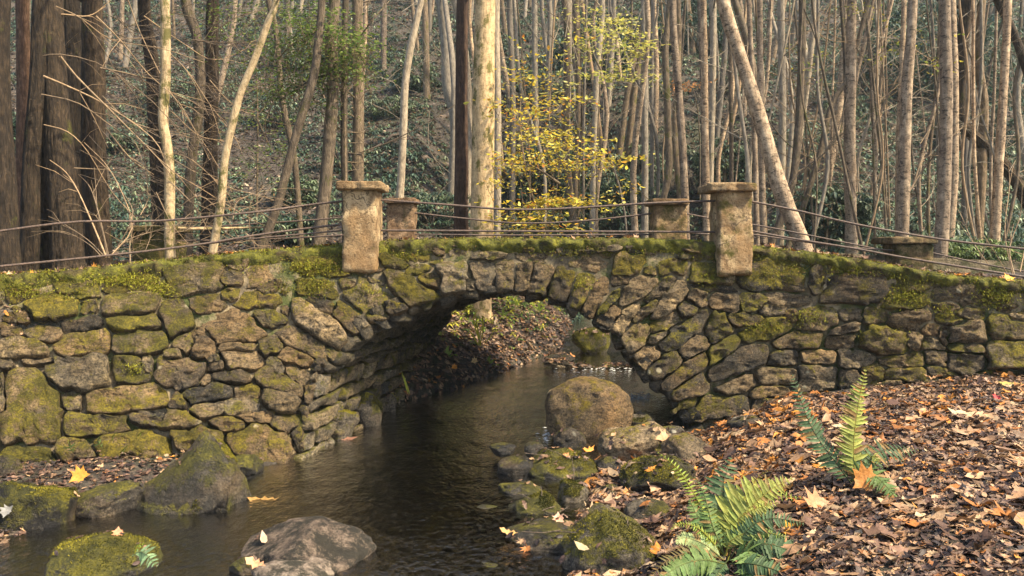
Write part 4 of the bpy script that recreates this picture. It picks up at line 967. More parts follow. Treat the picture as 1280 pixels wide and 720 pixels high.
def cobbles(name, label, n, seed):
    rr = np.random.default_rng(seed); V0, F0 = ico(2); Vs = []; Fs = []; b = 0
    for k in range(n):
        y = 3.6 + 9 * rr.uniform() ** 1.2; a, c = np.interp(y, XL[:, 0], XL[:, 1]), np.interp(y, XR[:, 0], XR[:, 1]); x = rr.uniform(a - .1, c + .1); s = rr.lognormal(-2.6, .5)
        v = V0 * (1 + .25 * fbm(V0 * 1.3, 2, k % 40))[:, None] * np.array([s, s * rr.uniform(.6, 1), s * rr.uniform(.35, .6)]); t = rr.uniform(0, 3.14); v[:, :2] = v[:, :2] @ np.array([[math.cos(t), math.sin(t)], [-math.sin(t), math.cos(t)]])
        z = min(gz(x, y) + s * .15, float(water_z(y)) - .03 - s * .4); Vs.append(v + [x, y, z]); Fs.append(F0 + b); b += len(V0)
    o = link(name, mesh(name, np.concatenate(Vs), np.concatenate(Fs), M['wetrock'])); o.color = (1.7, 1.45, 1.05, .1); tag(o, label, None, None, 'stuff')
cobbles('creek_bed_stones', 'brown cobbles lying on the creek bed under the water', 330, 88)
# a surface litter can land on: the near ground and the boulders
sel = (np.abs(GX[:-1, :-1]) < 9).ravel() & ((GY[:-1, :-1] > 2) & (GY[:-1, :-1] < 16)).ravel()
gf = GF[sel]; used = np.unique(gf); mp = np.zeros(len(GV), int); mp[used] = np.arange(len(used))
verts = [GV[used]]; tris = [np.concatenate([mp[gf][:, [0, 1, 2]], mp[gf][:, [0, 2, 3]]])]; b0 = len(used)
for v, f in zip(COLL_V, COLL_F): verts.append(v); tris.append(f + b0); b0 += len(v)
nground = len(tris[0])
BV = BVHTree.FromPolygons(np.concatenate(verts).tolist(), np.concatenate(tris).tolist())
def drop(x, y, top=3.0):
    h = BV.ray_cast(Vector((x, y, top)), Vector((0, 0, -1)))
    return h
def litter(name, label, n, sample, size, wts, seed, keep_rock=.12, shapes=None, tiltmax=.36, lift=.008):
    rr = np.random.default_rng(seed); XY = sample(rr, n); pos, nr = [], []
    for x, y in XY:
        h = drop(x, y)
        if h[0] is None: continue
        rock = h[2] >= nground
        if rock and (rr.uniform() > keep_rock or h[1].z < .5): continue
        if not rock and h[0].z < water_z(y) - .01: continue
        pos.append(h[0]); nr.append(h[1])
    pos = np.array(pos); nr = np.array(nr); m_ = len(pos); Vs, Fs, Cs, b = [], [], [], 0
    order = rr.permutation(m_); pos = pos[order]; nr = nr[order]
    shp = shapes or [(MAPLEB, .2, .0), (OAKLEAF, .3, .15), (OVAL, .35, .25), (OVAL, -.3, -.2), (MAPLEB, -.25, .1), (OAKLEAF, -.3, .1), (MAPLE, .3, .1)]
    per = np.array_split(np.arange(m_), len(shp))
    for (o_, cu, fo), ii in zip(shp, per):
        tv, tf = fan(o_, cu, fo); k = len(ii); sc = size * np.minimum(rr.lognormal(0, .38, k), 1.45) * .5
        tilt = np.abs(rr.normal(0, tiltmax * .6, k)); R = rot(rr.uniform(0, 6.28, k), tilt, rr.uniform(0, 6.28, k))
        # lean to the ground's slope
        nn = nr[ii]; az = np.arctan2(nn[:, 0], -nn[:, 1]) ; tl = np.arccos(np.clip(nn[:, 2], -1, 1)) * .9
        R = rot(np.zeros(k), tl, az) @ R
        v, f, c = scatter(tv, tf, pos[ii] + nn * (lift + rr.exponential(lift, k))[:, None], R, sc, palette(k, rr, wts), .10, rr)
        Vs.append(v); Fs.append(f + b); Cs.append(c); b += len(v)
    me = mesh(name, np.concatenate(Vs), np.concatenate(Fs), M['litter'], False, np.concatenate(Cs)); o = link(name, me); tag(o, label, None, None, 'stuff'); return o

def samp_right(rr, n):
    out = []
    while len(out) < n:
        Y = rr.uniform(2.2, 7.4) ; px = rr.uniform(640, 1650); X = (px - 640) / 1000 * Y
        if Y / 7.4 < rr.uniform(0, 1) ** .6: continue
        if Y > surf(X, .5) + .1: continue
        out.append((X, Y))
    return out
litter('leaf_litter', 'deep litter of brown and tan fallen leaves covering the right bank', 62000, samp_right, .056, [5, 6, 5, 4, 2.6, 1.8, 1.4, .35, 7, 4, .8, 5, 2], 1, keep_rock=.035)
litter('large_leaf_litter', 'larger pale curled leaves strewn over the near right bank', 3000, lambda rr, n: [p for p in samp_right(rr, n * 2) if 3.6 < p[1] < 6.6][:n], .14, [1.5, 1, 3, 5, 5, 4, 4, 1.4, .3, 1, 2, 1.5, 2], 2, keep_rock=.02, tiltmax=.28, lift=.010)
litter('orange_leaf_litter', 'orange and rust maple leaves heaped along the foot of the wall and between the right rocks', 430, lambda rr, n: [((px - 640) / 1000 * y, y) for px, y in zip(np.r_[rr.uniform(690, 1000, n // 2), rr.uniform(860, 1300, n - n // 2)], np.r_[rr.uniform(5.2, 7.3, n // 2), rr.uniform(6.4, 7.35, n - n // 2)])], .105, [.3, .2, .5, 2, 3, 2, 6, 4, 0, .5, 1.5, .5, 1.5], 12, keep_rock=.18, shapes=[(MAPLE, .4, .0), (MAPLE, -.45, .1), (OAKLEAF, .5, .2)], tiltmax=.6, lift=.018)
def samp_left(rr, n):
    return [((px - 640) / 1000 * Y, Y) for px, Y in zip(rr.uniform(-380, 330, n), rr.uniform(3.6, 6.9, n))]
litter('leaf_litter', 'drift of brown leaves caught between the left rocks and the wall', 9000, samp_left, .055, [5, 5, 5, 3, 2, 1.2, .8, .3, 6, 3, .4, 4, 1.5], 3, keep_rock=.06)
def samp_arch(rr, n):
    return [((px - 640) / 1000 * Y, Y) for px, Y in zip(rr.uniform(470, 900, n), rr.uniform(8.6, 16, n))]
litter('riffle_leaves', 'wet leaves caught along the line of pebbles across the riffle', 420, lambda rr, n: [((px - 640) / 1000 * y, y) for px, y in zip(rr.uniform(685, 800, n), 11.6 + rr.normal(0, .12, n))], .07, [4, 4, 5, 4, 4, 3, 1.5, .6, 4, 4, 2.5, 4, 5], 14, keep_rock=.9)
litter('leaf_litter', 'sunlit brown leaf carpet on the far bank seen through the arch', 20000, samp_arch, .08, [4, 4, 5, 4, 4, 3, 1.5, .6, 4, 4, 2.5, 4, 3.5], 4, keep_rock=.4)

q_ = np.random.default_rng(93); tw = []
for k in range(260):
    x, y = samp_right(q_, 1)[0]; h = drop(x, y)
    if h[0] is None: continue
    a = q_.uniform(0, 6.28); L = q_.uniform(.05, .28); d = np.array([math.cos(a), math.sin(a), q_.normal() * .15]) * L; p = np.array(h[0]) + [0, 0, .025]
    tw.append(tube([p, p + d * .5 + q_.normal(size=3) * .01, p + d], [.004, .003, .002], 4))
V, F = merge(tw); tag(link('fallen_twigs', mesh('fallen_twigs', V, F, M['deadwood'])), 'thin dead twigs strewn through the leaf litter of the right bank', kind='stuff')
# leaves lying on the hillside
def free_leaves(name, label, pos, sc, cols, shape, mat, tilt=.5, seed=0, kind='stuff', parent=None, jit=.08, curl=.3, fold=.2):
    rr = np.random.default_rng(seed); n = len(pos); tv, tf = fan(shape, curl, fold)
    R = rot(rr.uniform(0, 6.28, n), np.abs(rr.normal(0, tilt, n)), rr.uniform(0, 6.28, n))
    v, f, c = scatter(tv, tf, pos, R, sc, cols, jit, rr); me = mesh(name, v, f, M[mat], False, c); o = link(name, me, parent)
    if kind: o['kind'] = kind
    if label: o['label'] = label
    return o
rr = np.random.default_rng(21)
Y = 11 + 50 * rr.uniform(0, 1, 130000) ** 1.6; px = rr.uniform(-330, 1610, len(Y)); X = (px - 640) / 1000 * Y; Z = ground(X, Y)
DIA = [(0, -1), (.5, 0), (0, 1), (-.5, 0)]
free_leaves('slope_leaf_litter', 'brown leaf litter scattered over the wooded slope', np.stack([X, Y, Z + .03], -1), .028 + .0014 * Y * rr.uniform(.6, 1.6, len(Y)), palette(len(Y), rr, [2.5, 2, 5, 5, 3, 2, .5, .2, 3, 10, 2.5, 4, 6]) * np.array([.85, .98, 1.15]), DIA, 'litter', .45, 5)

# evergreen ground cover and shrubs: whorls of glossy leaves
LANCE = [(0, 0.05), (.17, .42), (.13, .8), (0, 1.05), (-.13, .8), (-.17, .42)]
def whorls(pos, L, cols, rr, nleaf=6, droop=.5, mat='waxy', name='foliage', parent=None, kind=None):
    n = len(pos); tv, tf = fan(LANCE, -.25, .25); tv[0] = [0, 0.3, 0]
    P_ = np.repeat(pos, nleaf, axis=0); yaw = (np.tile(np.arange(nleaf) / nleaf * 6.283, n) + np.repeat(rr.uniform(0, 6.28, n), nleaf)); k = n * nleaf
    ti = rr.normal(droop, .35, k); c, s = np.cos(ti), np.sin(ti)        # pitch about local x first, then yaw
    cy, sy = np.cos(yaw), np.sin(yaw); z0 = np.zeros(k); o1 = np.ones(k)
    Rx = np.stack([np.stack([o1, z0, z0], -1), np.stack([z0, c, s], -1), np.stack([z0, -s, c], -1)], -2)
    Rz = np.stack([np.stack([cy, -sy, z0], -1), np.stack([sy, cy, z0], -1), np.stack([z0, z0, o1], -1)], -2)
    Lr = np.repeat(L, nleaf) * rr.uniform(.7, 1.2, k); cc = np.repeat(cols, nleaf, axis=0) * rr.uniform(.7, 1.35, (k, 1))
    v, f, cl = scatter(tv, tf, P_, Rz @ Rx, Lr, cc)
    o = link(name, mesh(name, v, f, M[mat], False, cl), parent)
    if kind: o['kind'] = kind
    return o
GREENS = np.array([(.055, .095, .050), (.042, .080, .055), (.10, .140, .070), (.08, .125, .085), (.14, .18, .09), (.24, .28, .17)])
Y = 11.5 + 44 * rr.uniform(0, 1, 74000) ** 1.4; px = rr.uniform(-330, 1610, len(Y)); X = (px - 640) / 1000 * Y
q = np.stack([X * .45, Y * .35, X * 0], -1); nz = fbm(q, 3, 8); bias = np.where(px > 600, .30, np.where(px > 400, .12, -.02)) + .25 * smooth(20, 34, Y)
k_ = (nz + bias) > -.34; xl_ = np.interp(Y, XL[:, 0], XL[:, 1]); k_ &= (Y > 16.5) | (np.abs(px - 640) > 330)
X, Y = X[k_], Y[k_]; Z = ground(X, Y) + .05 + np.abs(rr.normal(0, .22, len(X))) * smooth(.1, .6, (nz + bias)[k_])
gc = whorls(np.stack([X, Y, Z], -1), .10 + .0018 * Y, palette(len(X), rr, [4, 4, 3, 4, 2.5, 1.6], GREENS), rr, 5, .35, name='ground_cover', kind='stuff'); gc['label'] = 'low evergreen plants carpeting the wooded slope'
def shrub(label, cx, cy, w, h, Y, n, cols, leafL=.12, name='evergreen_shrub', seed=1, wts=None):
    rr = np.random.default_rng(seed + 400); c = P(cx, cy, Y)
    if Y > 15.5:
        sx, sy, sz = sight(cx, cy + h * .42); Y = min(max(sy, Y), 45); c = P(cx, cy, Y)
    rx, rz = w / 2000 * Y, h / 2000 * Y; c[2] = max(c[2], gz(c[0], c[1]) + rz * .5)
    d = rr.normal(size=(n, 3)); d /= np.linalg.norm(d, axis=1)[:, None]; rad = rr.uniform(.35, 1.0, n) ** .5
    p = d * rad[:, None] * np.array([rx, rx * .8, rz]); p *= (1 + .30 * fbm(d * 2.2, 3, seed))[:, None]
    hole = fbm(p * 2.4 + seed, 2) > -.32; p = p[hole] + c; base = np.array([c[0], c[1], gz(c[0], c[1])]); p = p[p[:, 2] > ground(p[:, 0], p[:, 1])]
    root = bpy.data.objects.new(name, None); COL.objects.link(root); root.location = tuple(base); tag(root, label, 'shrub')
    whorls(p - base, np.full(len(p), leafL), palette(len(p), rr, wts, cols), rr, 6, .3, parent=root)
    L = []
    for k in range(9):
        e = p[int(rr.integers(0, len(p)))] - base; L.append(tube(spline([np.array([0, 0, -.1]), e * .5 + rr.normal(size=3) * .1, e], 6), np.linspace(.03, .008, 7), 5))
    V, F = merge(L); link('stem', mesh('stem', V, F, M['brown']), root)
shrub('dark rhododendron thicket behind the railing left of the right rear post', 778, 262, 140, 115, 19, 2300, GREENS, .13, seed=1)
shrub('lighter green shrub rising above the dark thicket', 800, 205, 70, 60, 17.5, 500, GREENS[2:], .14, seed=2)
shrub('blue-green shrub behind the yellow leaves', 690, 225, 130, 100, 17, 1300, GREENS, .15, seed=3)
shrub('low evergreen bush under the yellow leaves, close to the railing', 690, 285, 120, 60, 19.5, 900, GREENS, .12, seed=4)
shrub('dark green bush at the left edge between the leftmost hemlocks', 8, 175, 46, 60, 17, 380, GREENS[[0, 1, 3]], .15, seed=5)
shrub('green shrub behind the railing right of the leaning trunk', 1040, 270, 110, 80, 15, 900, GREENS, .13, seed=6)
shrub('shady thicket far behind the spotted trunks on the right', 1160, 190, 200, 150, 26, 1500, GREENS[[0, 1, 3]], .2, seed=7)
shrub('low bright green weeds behind the wall at the right edge', 1225, 315, 110, 36, 11, 500, np.array([(.09, .13, .03), (.12, .16, .04), (.06, .10, .03)]), .07, 'weed_clump', seed=8)
shrub('dark blue-green thicket deep in the far right woods', 1240, 215, 120, 110, 22, 900, GREENS[[0, 1, 3]], .18, seed=9)
shrub('evergreen bush beside the right rear post on the slope', 905, 205, 90, 60, 21, 600, GREENS, .15, seed=10)
shrub('evergreen patch on the slope behind the left rear post', 540, 262, 100, 50, 17, 600, GREENS, .13, seed=11)
shrub('leafy shrub half way up the slope left of the big pale trunk', 520, 135, 60, 60, 27, 400, GREENS[2:], .17, seed=12)
shrub('dim evergreen mass in the far middle of the slope', 860, 120, 130, 90, 32, 900, GREENS[[0, 1, 3]], .22, seed=13)
shrub('dark evergreen thicket high on the slope behind the yellow crown', 740, 110, 120, 90, 30, 800, GREENS[[0, 1, 3]], .2, seed=14)
shrub('shrub low behind the left railing near the tan crooked trunk', 360, 285, 90, 40, 14, 450, GREENS, .11, seed=15)

q_ = np.random.default_rng(97)
for k in range(18):
    x_ = q_.uniform(330, 1290) if k % 3 else q_.uniform(20, 500)
    shrub('rounded evergreen shrub scattered on the wooded slope, one of many alike', x_, q_.uniform(60, 240), q_.uniform(35, 90), q_.uniform(25, 55), 18, int(q_.uniform(160, 380)), GREENS[int(q_.integers(0, 3)):], .13, seed=200 + k); COL.objects[-1]
for o in COL.objects:
    if o.get('label', '').startswith('rounded evergreen shrub'): o['group'] = 'evergreen shrubs on the slope'
yb = []; q_ = np.random.default_rng(91)
for k in range(420):
    px_, py_ = q_.uniform(505, 720), 372 + abs(q_.normal(0, 26)); h = sight(px_, py_, 9.5, 22)
    if h[2] > water_z(h[1]) + .12 and h[1] < 21: yb.append(h)
yb = np.array(yb); yb[:, 2] += q_.uniform(.02, .16, len(yb)); w2 = whorls(yb, np.full(len(yb), .085), palette(len(yb), q_, None, np.array([(.30, .36, .05), (.18, .27, .06), (.48, .46, .05), (.10, .17, .05)])), q_, 5, .0, 'leaf', 'undergrowth', kind='stuff'); w2['label'] = 'low yellow-green seedlings dotted over the sunlit bank beyond the arch'
# the yellow-leaved sapling and the golden crown above it
YEL = np.array([(.66, .52, .05), (.56, .42, .04), (.74, .64, .16), (.60, .33, .05), (.44, .44, .08), (.62, .24, .05)])
def leafy(label, name, blobs, Y, stems, cols, wts, size, seed, mat='leaf', cat='tree', shape=OVAL, flat=.28, leafname='foliage', dY=.9, stemmat='brown', tilt=.5, dens=1.5):
    rr = np.random.default_rng(seed); o0 = P(*stems[0][0], Y); o0[2] = gz(o0[0], o0[1])
    root = bpy.data.objects.new(name, None); COL.objects.link(root); root.location = tuple(o0); tag(root, label, cat)
    pos = []
    for cx, cy, rx, ry, n in blobs:
        y = Y + rr.normal(0, dY, 1)[0]
        for _ in range(max(1, int(n * dens / 9))):    # small sprays
            a, b = rr.normal(0, .72, 2); c = P(cx + a * rx, cy + b * ry, y + rr.normal(0, .25)); pos.append(c + rr.normal(size=(9, 3)) * np.array([.13, .13, .13 * flat]))
    pos = np.concatenate(pos); n = len(pos)
    free_leaves(leafname, None, pos - o0, size * rr.uniform(.6, 1.25, n), palette(n, rr, wts, cols), shape, mat, tilt, seed, None, root)
    for st in stems:
        q = spline([P(x, y, Y + .1 * k) - o0 for k, (x, y) in enumerate(st)], 12); V, F = tube(q, np.linspace(.024, .006, len(q)), 5); link('stem', mesh('stem', V, F, M[stemmat]), root)
    L = []
    for k in range(0, n, 9):
        e = pos[k] - o0; d = np.array([rr.normal() * .12, rr.normal() * .1, -rr.uniform(.1, .35)]); L.append(tube([e, e + d * .5, e + d], [.003, .004, .006], 3))
    V, F = merge(L); link('twigs', mesh('twigs', V, F, M[stemmat]), root)['kind'] = 'stuff'
leafy('slender sapling with layers of bright yellow leaves behind the middle railing', 'yellow_sapling', [
 (655, 95, 25, 10, 60), (660, 135, 22, 12, 50), (650, 130, 20, 16, 60), (700, 130, 30, 10, 70), (660, 160, 22, 10, 60), (670, 175, 28, 8, 90), (705, 180, 30, 8, 70), (640, 200, 14, 10, 40), (655, 205, 20, 10, 100), (685, 200, 28, 8, 110),
 (715, 212, 26, 7, 120), (735, 190, 30, 8, 60), (760, 205, 18, 8, 50), (640, 215, 14, 10, 70), (700, 175, 30, 14, 80), (690, 240, 40, 6, 30), (700, 253, 35, 5, 130), (720, 250, 22, 6, 90), (660, 265, 30, 12, 110), (690, 285, 40, 10, 110),
 (650, 285, 25, 14, 80), (635, 240, 10, 20, 50), (745, 255, 18, 6, 30), (665, 305, 40, 8, 80), (720, 285, 20, 10, 30), (660, 130, 40, 20, 60), (730, 125, 20, 5, 24), (680, 60, 40, 20, 50), (770, 205, 30, 8, 50), (640, 180, 25, 30, 60), (690, 150, 60, 30, 90), (760, 240, 30, 10, 30), (620, 215, 12, 20, 30)], 12.6,
 [[(672, 326), (684, 290), (694, 250), (700, 200), (712, 160), (730, 120)], [(690, 300), (670, 260), (655, 200), (650, 140), (655, 90)], [(656, 326), (655, 290), (652, 240), (645, 205)], [(712, 320), (720, 280), (735, 230), (762, 203)], [(700, 230), (670, 210), (640, 200)]],
 YEL, [5, 4, 4, 2, 1.5, .8], .044, 31, dens=1.25)
leafy('pale golden crown of a taller tree hanging above the yellow sapling', 'golden_tree', [
 (770, 30, 40, 16, 150), (740, 60, 25, 16, 80), (780, 55, 30, 14, 110), (765, 85, 30, 10, 90), (790, 50, 25, 14, 70), (740, 20, 30, 14, 60), (775, 100, 30, 8, 50), (705, 105, 30, 10, 40), (760, 50, 50, 30, 90)], 17.5,
 [[(745, 320), (746, 200), (750, 110), (756, 50), (770, 10)], [(750, 120), (765, 90), (790, 60)], [(752, 90), (740, 60), (742, 20)]], np.array([(.60, .52, .12), (.50, .48, .10), (.65, .60, .22), (.38, .42, .08)]), [4, 3, 3, 2], .055, 32, dY=1.2)
leafy('rusty orange twig of clinging beech leaves beyond the right rear post', 'beech_sapling', [(862, 108, 20, 5, 60), (845, 112, 12, 5, 24)], 20, [[(875, 250), (874, 160), (865, 110), (842, 112)]], np.array([(.50, .25, .09), (.42, .20, .08)]), None, .06, 33)
leafy('sparse yellow-green leaves on a thin sapling in the right woods', 'thin_sapling', [(1080, 10, 15, 6, 40), (1010, 95, 20, 20, 30), (1140, 60, 40, 30, 50), (1165, 80, 20, 20, 30), (1090, 60, 30, 30, 30)], 13, [[(1094, 330), (1092, 200), (1088, 100), (1080, 0)], [(1092, 160), (1120, 100), (1150, 60)]], np.array([(.5, .42, .06), (.25, .30, .06)]), None, .035, 34)
# hemlock needles: drooping sprays
NEED = [(0, -.5), (.22, 0), (0, .6), (-.22, 0)]
HG = np.array([(.12, .18, .04), (.18, .24, .05), (.08, .13, .035), (.27, .31, .08)])
leafy('green hemlock boughs hanging over the trunks left of the left front post', 'hemlock_bough', [
 (400, 30, 30, 20, 620), (420, 60, 35, 18, 800), (385, 55, 30, 20, 560), (350, 70, 30, 30, 420), (340, 100, 30, 26, 380), (395, 90, 30, 16, 620), (440, 50, 22, 12, 420), (430, 90, 25, 12, 380), (375, 25, 26, 18, 320), (420, 130, 20, 14, 200),
 (360, 120, 30, 20, 300), (440, 75, 22, 12, 320), (380, 110, 26, 12, 420), (330, 50, 18, 20, 160), (455, 95, 16, 8, 120), (270, 12, 20, 12, 120), (262, 30, 12, 14, 80)], 11.0,
 [[(432, 320), (431, 150), (425, 40), (405, 20)], [(430, 60), (400, 40), (360, 60), (335, 95)], [(430, 90), (390, 100), (350, 125)], [(430, 40), (445, 55), (462, 92)]], HG, [4, 4, 3, 1.5], .034, 35, dY=.35, flat=.35, tilt=.4, dens=.6)
leafy('light green hemlock sprays at the top behind the tan crooked trunk', 'hemlock_bough', [(300, 40, 30, 20, 120), (330, 150, 30, 20, 130), (310, 215, 20, 10, 60), (340, 190, 24, 14, 110), (470, 60, 10, 10, 50), (335, 10, 24, 10, 130)], 14, [[(320, 310), (322, 150), (318, 20)], [(322, 150), (340, 190)]], HG, None, .035, 36, dY=.5)

# ------------------------------------------------------------------ moss strands on the bridge and the coping leaves
def moss_blades(n, rr):
    px = rr.uniform(-380, 1680, n * 2); t = rr.exponential(6.5, n * 2) - 2; py = topy(px) + t
    dens = .5 + .6 * fbm(np.stack([px / 28, py / 14, px * 0], -1), 2, 4); dens = np.where(px < 430, dens + .35, dens); dens = np.where((px > 950) & (px < 1160), dens + .3, dens)
    k = rr.uniform(0, 1, n * 2) < dens; px, py = px[k][:n], py[k][:n]
    bl = [(67, 381, 30, 14, 1700), (30, 366, 30, 8, 900), (200, 364, 22, 12, 1500), (160, 352, 36, 8, 1300), (120, 352, 40, 8, 900), (400, 336, 40, 9, 3000), (395, 360, 20, 12, 900), (350, 360, 20, 10, 500), (500, 322, 26, 8, 900), (1130, 372, 30, 14, 1500), (1245, 368, 26, 16, 1500),
          (965, 340, 44, 10, 900), (1010, 396, 26, 10, 600), (955, 408, 28, 8, 700), (890, 345, 24, 10, 900), (1075, 340, 40, 7, 900), (170, 462, 14, 6, 350), (1100, 418, 26, 8, 400), (460, 365, 24, 8, 400), (730, 355, 14, 10, 300), (1180, 388, 16, 8, 250), (720, 315, 50, 6, 700), (565, 303, 60, 4, 700), (960, 320, 24, 5, 500)]
    for cx, cy, sx, sy, m_ in bl: px = np.r_[px, cx + rr.normal(0, sx * .5, m_)]; py = np.r_[py, cy + rr.normal(0, sy * .5, m_)]
    ok = ~in_arch(px, py + 2); px, py = px[ok], py[ok]
    up = py < topy(px) + 1.5
    p = on_wall(px, np.maximum(py, topy(px))); nn = wall_n(p); base = p + nn * rr.uniform(.0, .075, len(px))[:, None]
    base[up, 1] += rr.uniform(-.04, .30, up.sum())
    d = nn * .6 + rr.normal(size=p.shape) * .45 + np.array([0, 0, -.55]); d[up] = rr.normal(size=(up.sum(), 3)) * .5 + np.array([0, -.2, .6]); d /= np.linalg.norm(d, axis=1)[:, None]
    L = rr.uniform(.012, .032, len(px)); s = np.cross(d, rr.normal(size=p.shape)); s /= np.linalg.norm(s, axis=1)[:, None]; w_ = L[:, None] * .16
    V = np.stack([base - s * w_, base + s * w_, base + d * L[:, None]], 1).reshape(-1, 3); F = np.arange(len(V)).reshape(-1, 3)
    b = .5 + .5 * fbm(p * 3.5, 3, 6) + .25 * up + rr.normal(0, .22, len(px)); b = np.clip(b, 0, 1)[:, None]
    c = np.array([.050, .054, .012]) * (1 - b) + np.array([.31, .295, .035]) * b; brn = rr.uniform(0, 1, len(px)) < .12; c[brn] = (.16, .10, .04)
    return V, F, np.repeat(c, 3, axis=0)
def rock_moss(n, rr):
    B0 = []; N0 = []
    for (v, f), o in zip(zip(COLL_V, COLL_F), [o for o in COL.objects if o.name.startswith('boulder')]):
        al = o.color[3]
        if al < .3: continue
        a, b, c = v[f[:, 0]], v[f[:, 1]], v[f[:, 2]]; nn = np.cross(b - a, c - a); ar = np.linalg.norm(nn, axis=1); nn /= ar[:, None] + 1e-12; ce = (a + b + c) / 3
        wgt = ar * (fbm(ce * 5.5, 3, 9) + nn[:, 2] * .9 + al * 1.1 > 1.32) * (ce[:, 2] > .04) * (nn[:, 1] < .5); k = int(min(3200, wgt.sum() * n))
        if k < 5: continue
        i = rr.choice(len(f), k, p=wgt / wgt.sum()); u = rr.dirichlet((1, 1, 1), k); B0.append(a[i] * u[:, :1] + b[i] * u[:, 1:2] + c[i] * u[:, 2:]); N0.append(nn[i])
    base = np.concatenate(B0); nn = np.concatenate(N0); k = len(base); d = nn + rr.normal(size=base.shape) * .6; d /= np.linalg.norm(d, axis=1)[:, None]; L = rr.uniform(.006, .015, k); s = np.cross(d, rr.normal(size=d.shape)); s /= np.linalg.norm(s, axis=1)[:, None]; w_ = L[:, None] * .22
    V = np.stack([base - s * w_, base + s * w_, base + d * L[:, None]], 1).reshape(-1, 3); t = np.clip(.42 + .6 * fbm(base * 6, 3, 6) + rr.normal(0, .2, k), 0, 1)[:, None]
    return V, np.arange(len(V)).reshape(-1, 3), np.repeat(np.array([.030, .034, .010]) * (1 - t) + np.array([.27, .23, .030]) * t, 3, axis=0)
V, F, C = rock_moss(26000, np.random.default_rng(43)); tag(link('rock_moss', mesh('rock_moss', V, F, M['mossblade'], False, C)), 'short tufts of moss growing on the creek boulders', kind='stuff')
V, F, C = moss_blades(44000, np.random.default_rng(41)); o = link('moss', mesh('moss', V, F, M['mossblade'], False, C), bridge); o['kind'] = 'stuff'
# a low cushion of moss along the top edge
xx = np.linspace(-415, 1740, 1000); prof = []
for t, (dn, outw, back) in enumerate([(16, .015, 0), (12, .06, 0), (7, .085, 0), (2, .075, 0), (-1.2, .03, .03), (-2.0, 0, .12), (-1.5, 0, .24), (1, 0, .36)]):
    jag = (3.2 * fbm(np.stack([xx / 16, xx * 0, xx * 0 + 3], -1), 3, 2) if t < 2 else 0); p = on_wall(xx, topy(xx) + dn + jag); nn = wall_n(p); p = p + nn * outw * (1 + .5 * fbm(np.stack([xx / 12, xx * 0 + t, xx * 0], -1), 2, 9))[:, None]; p[:, 1] += back
    p[:, 2] += .012 * fbm(np.stack([xx / 14, xx * 0 + t * .5, xx * 0], -1), 2, 12); prof.append(p)
prof = np.array(prof); m = N('cushion_moss'); w = m.coord('World'); a = m.noise(w, 11, 4, .7); b = m.noise(w, 75, 4, .8)
c = m.ramp(m.math('MULTIPLY_ADD', a, .75, m.math('MULTIPLY', b, .45)), [(.40, (.028, .028, .010)), (.50, (.080, .078, .016)), (.62, (.15, .148, .022)), (.76, (.30, .27, .032))])
c = m.mix(m.ramp(m.noise(w, 6, 4, .6), [(.50, 0.), (.62, .75)]), c, (.075, .048, .030))
M['cushion'] = m.done(c, m.bump(b, 1, .04, m.bump(a, .7, .05)), .95)
V = prof.reshape(-1, 3) + .008 * fbm(prof.reshape(-1, 3) * 24, 2)[:, None]
o = link('moss_coping', mesh('moss_coping', V, grid_faces(8, 1000)[:, ::-1], M['cushion']), bridge); o['kind'] = 'stuff'
rr = np.random.default_rng(51); px = np.r_[rr.uniform(-350, 425, 560), rr.uniform(950, 1650, 460), rr.uniform(480, 880, 50)]; p = on_wall(px, topy(px) - .5 + rr.exponential(1.2, len(px))); p[:, 1] += rr.uniform(-.06, .35, len(px)); p[:, 2] += .03
free_leaves('coping_leaf', 'fallen leaves lying along the mossy top of the bridge wall', p, .035 * rr.uniform(.6, 1.7, len(px)), palette(len(px), rr, [3, 3, 4, 3, 2, 1, 2, 1.5, 2, 3, .6, 3, 2]), MAPLE, 'litter', .5, 52, 'stuff')

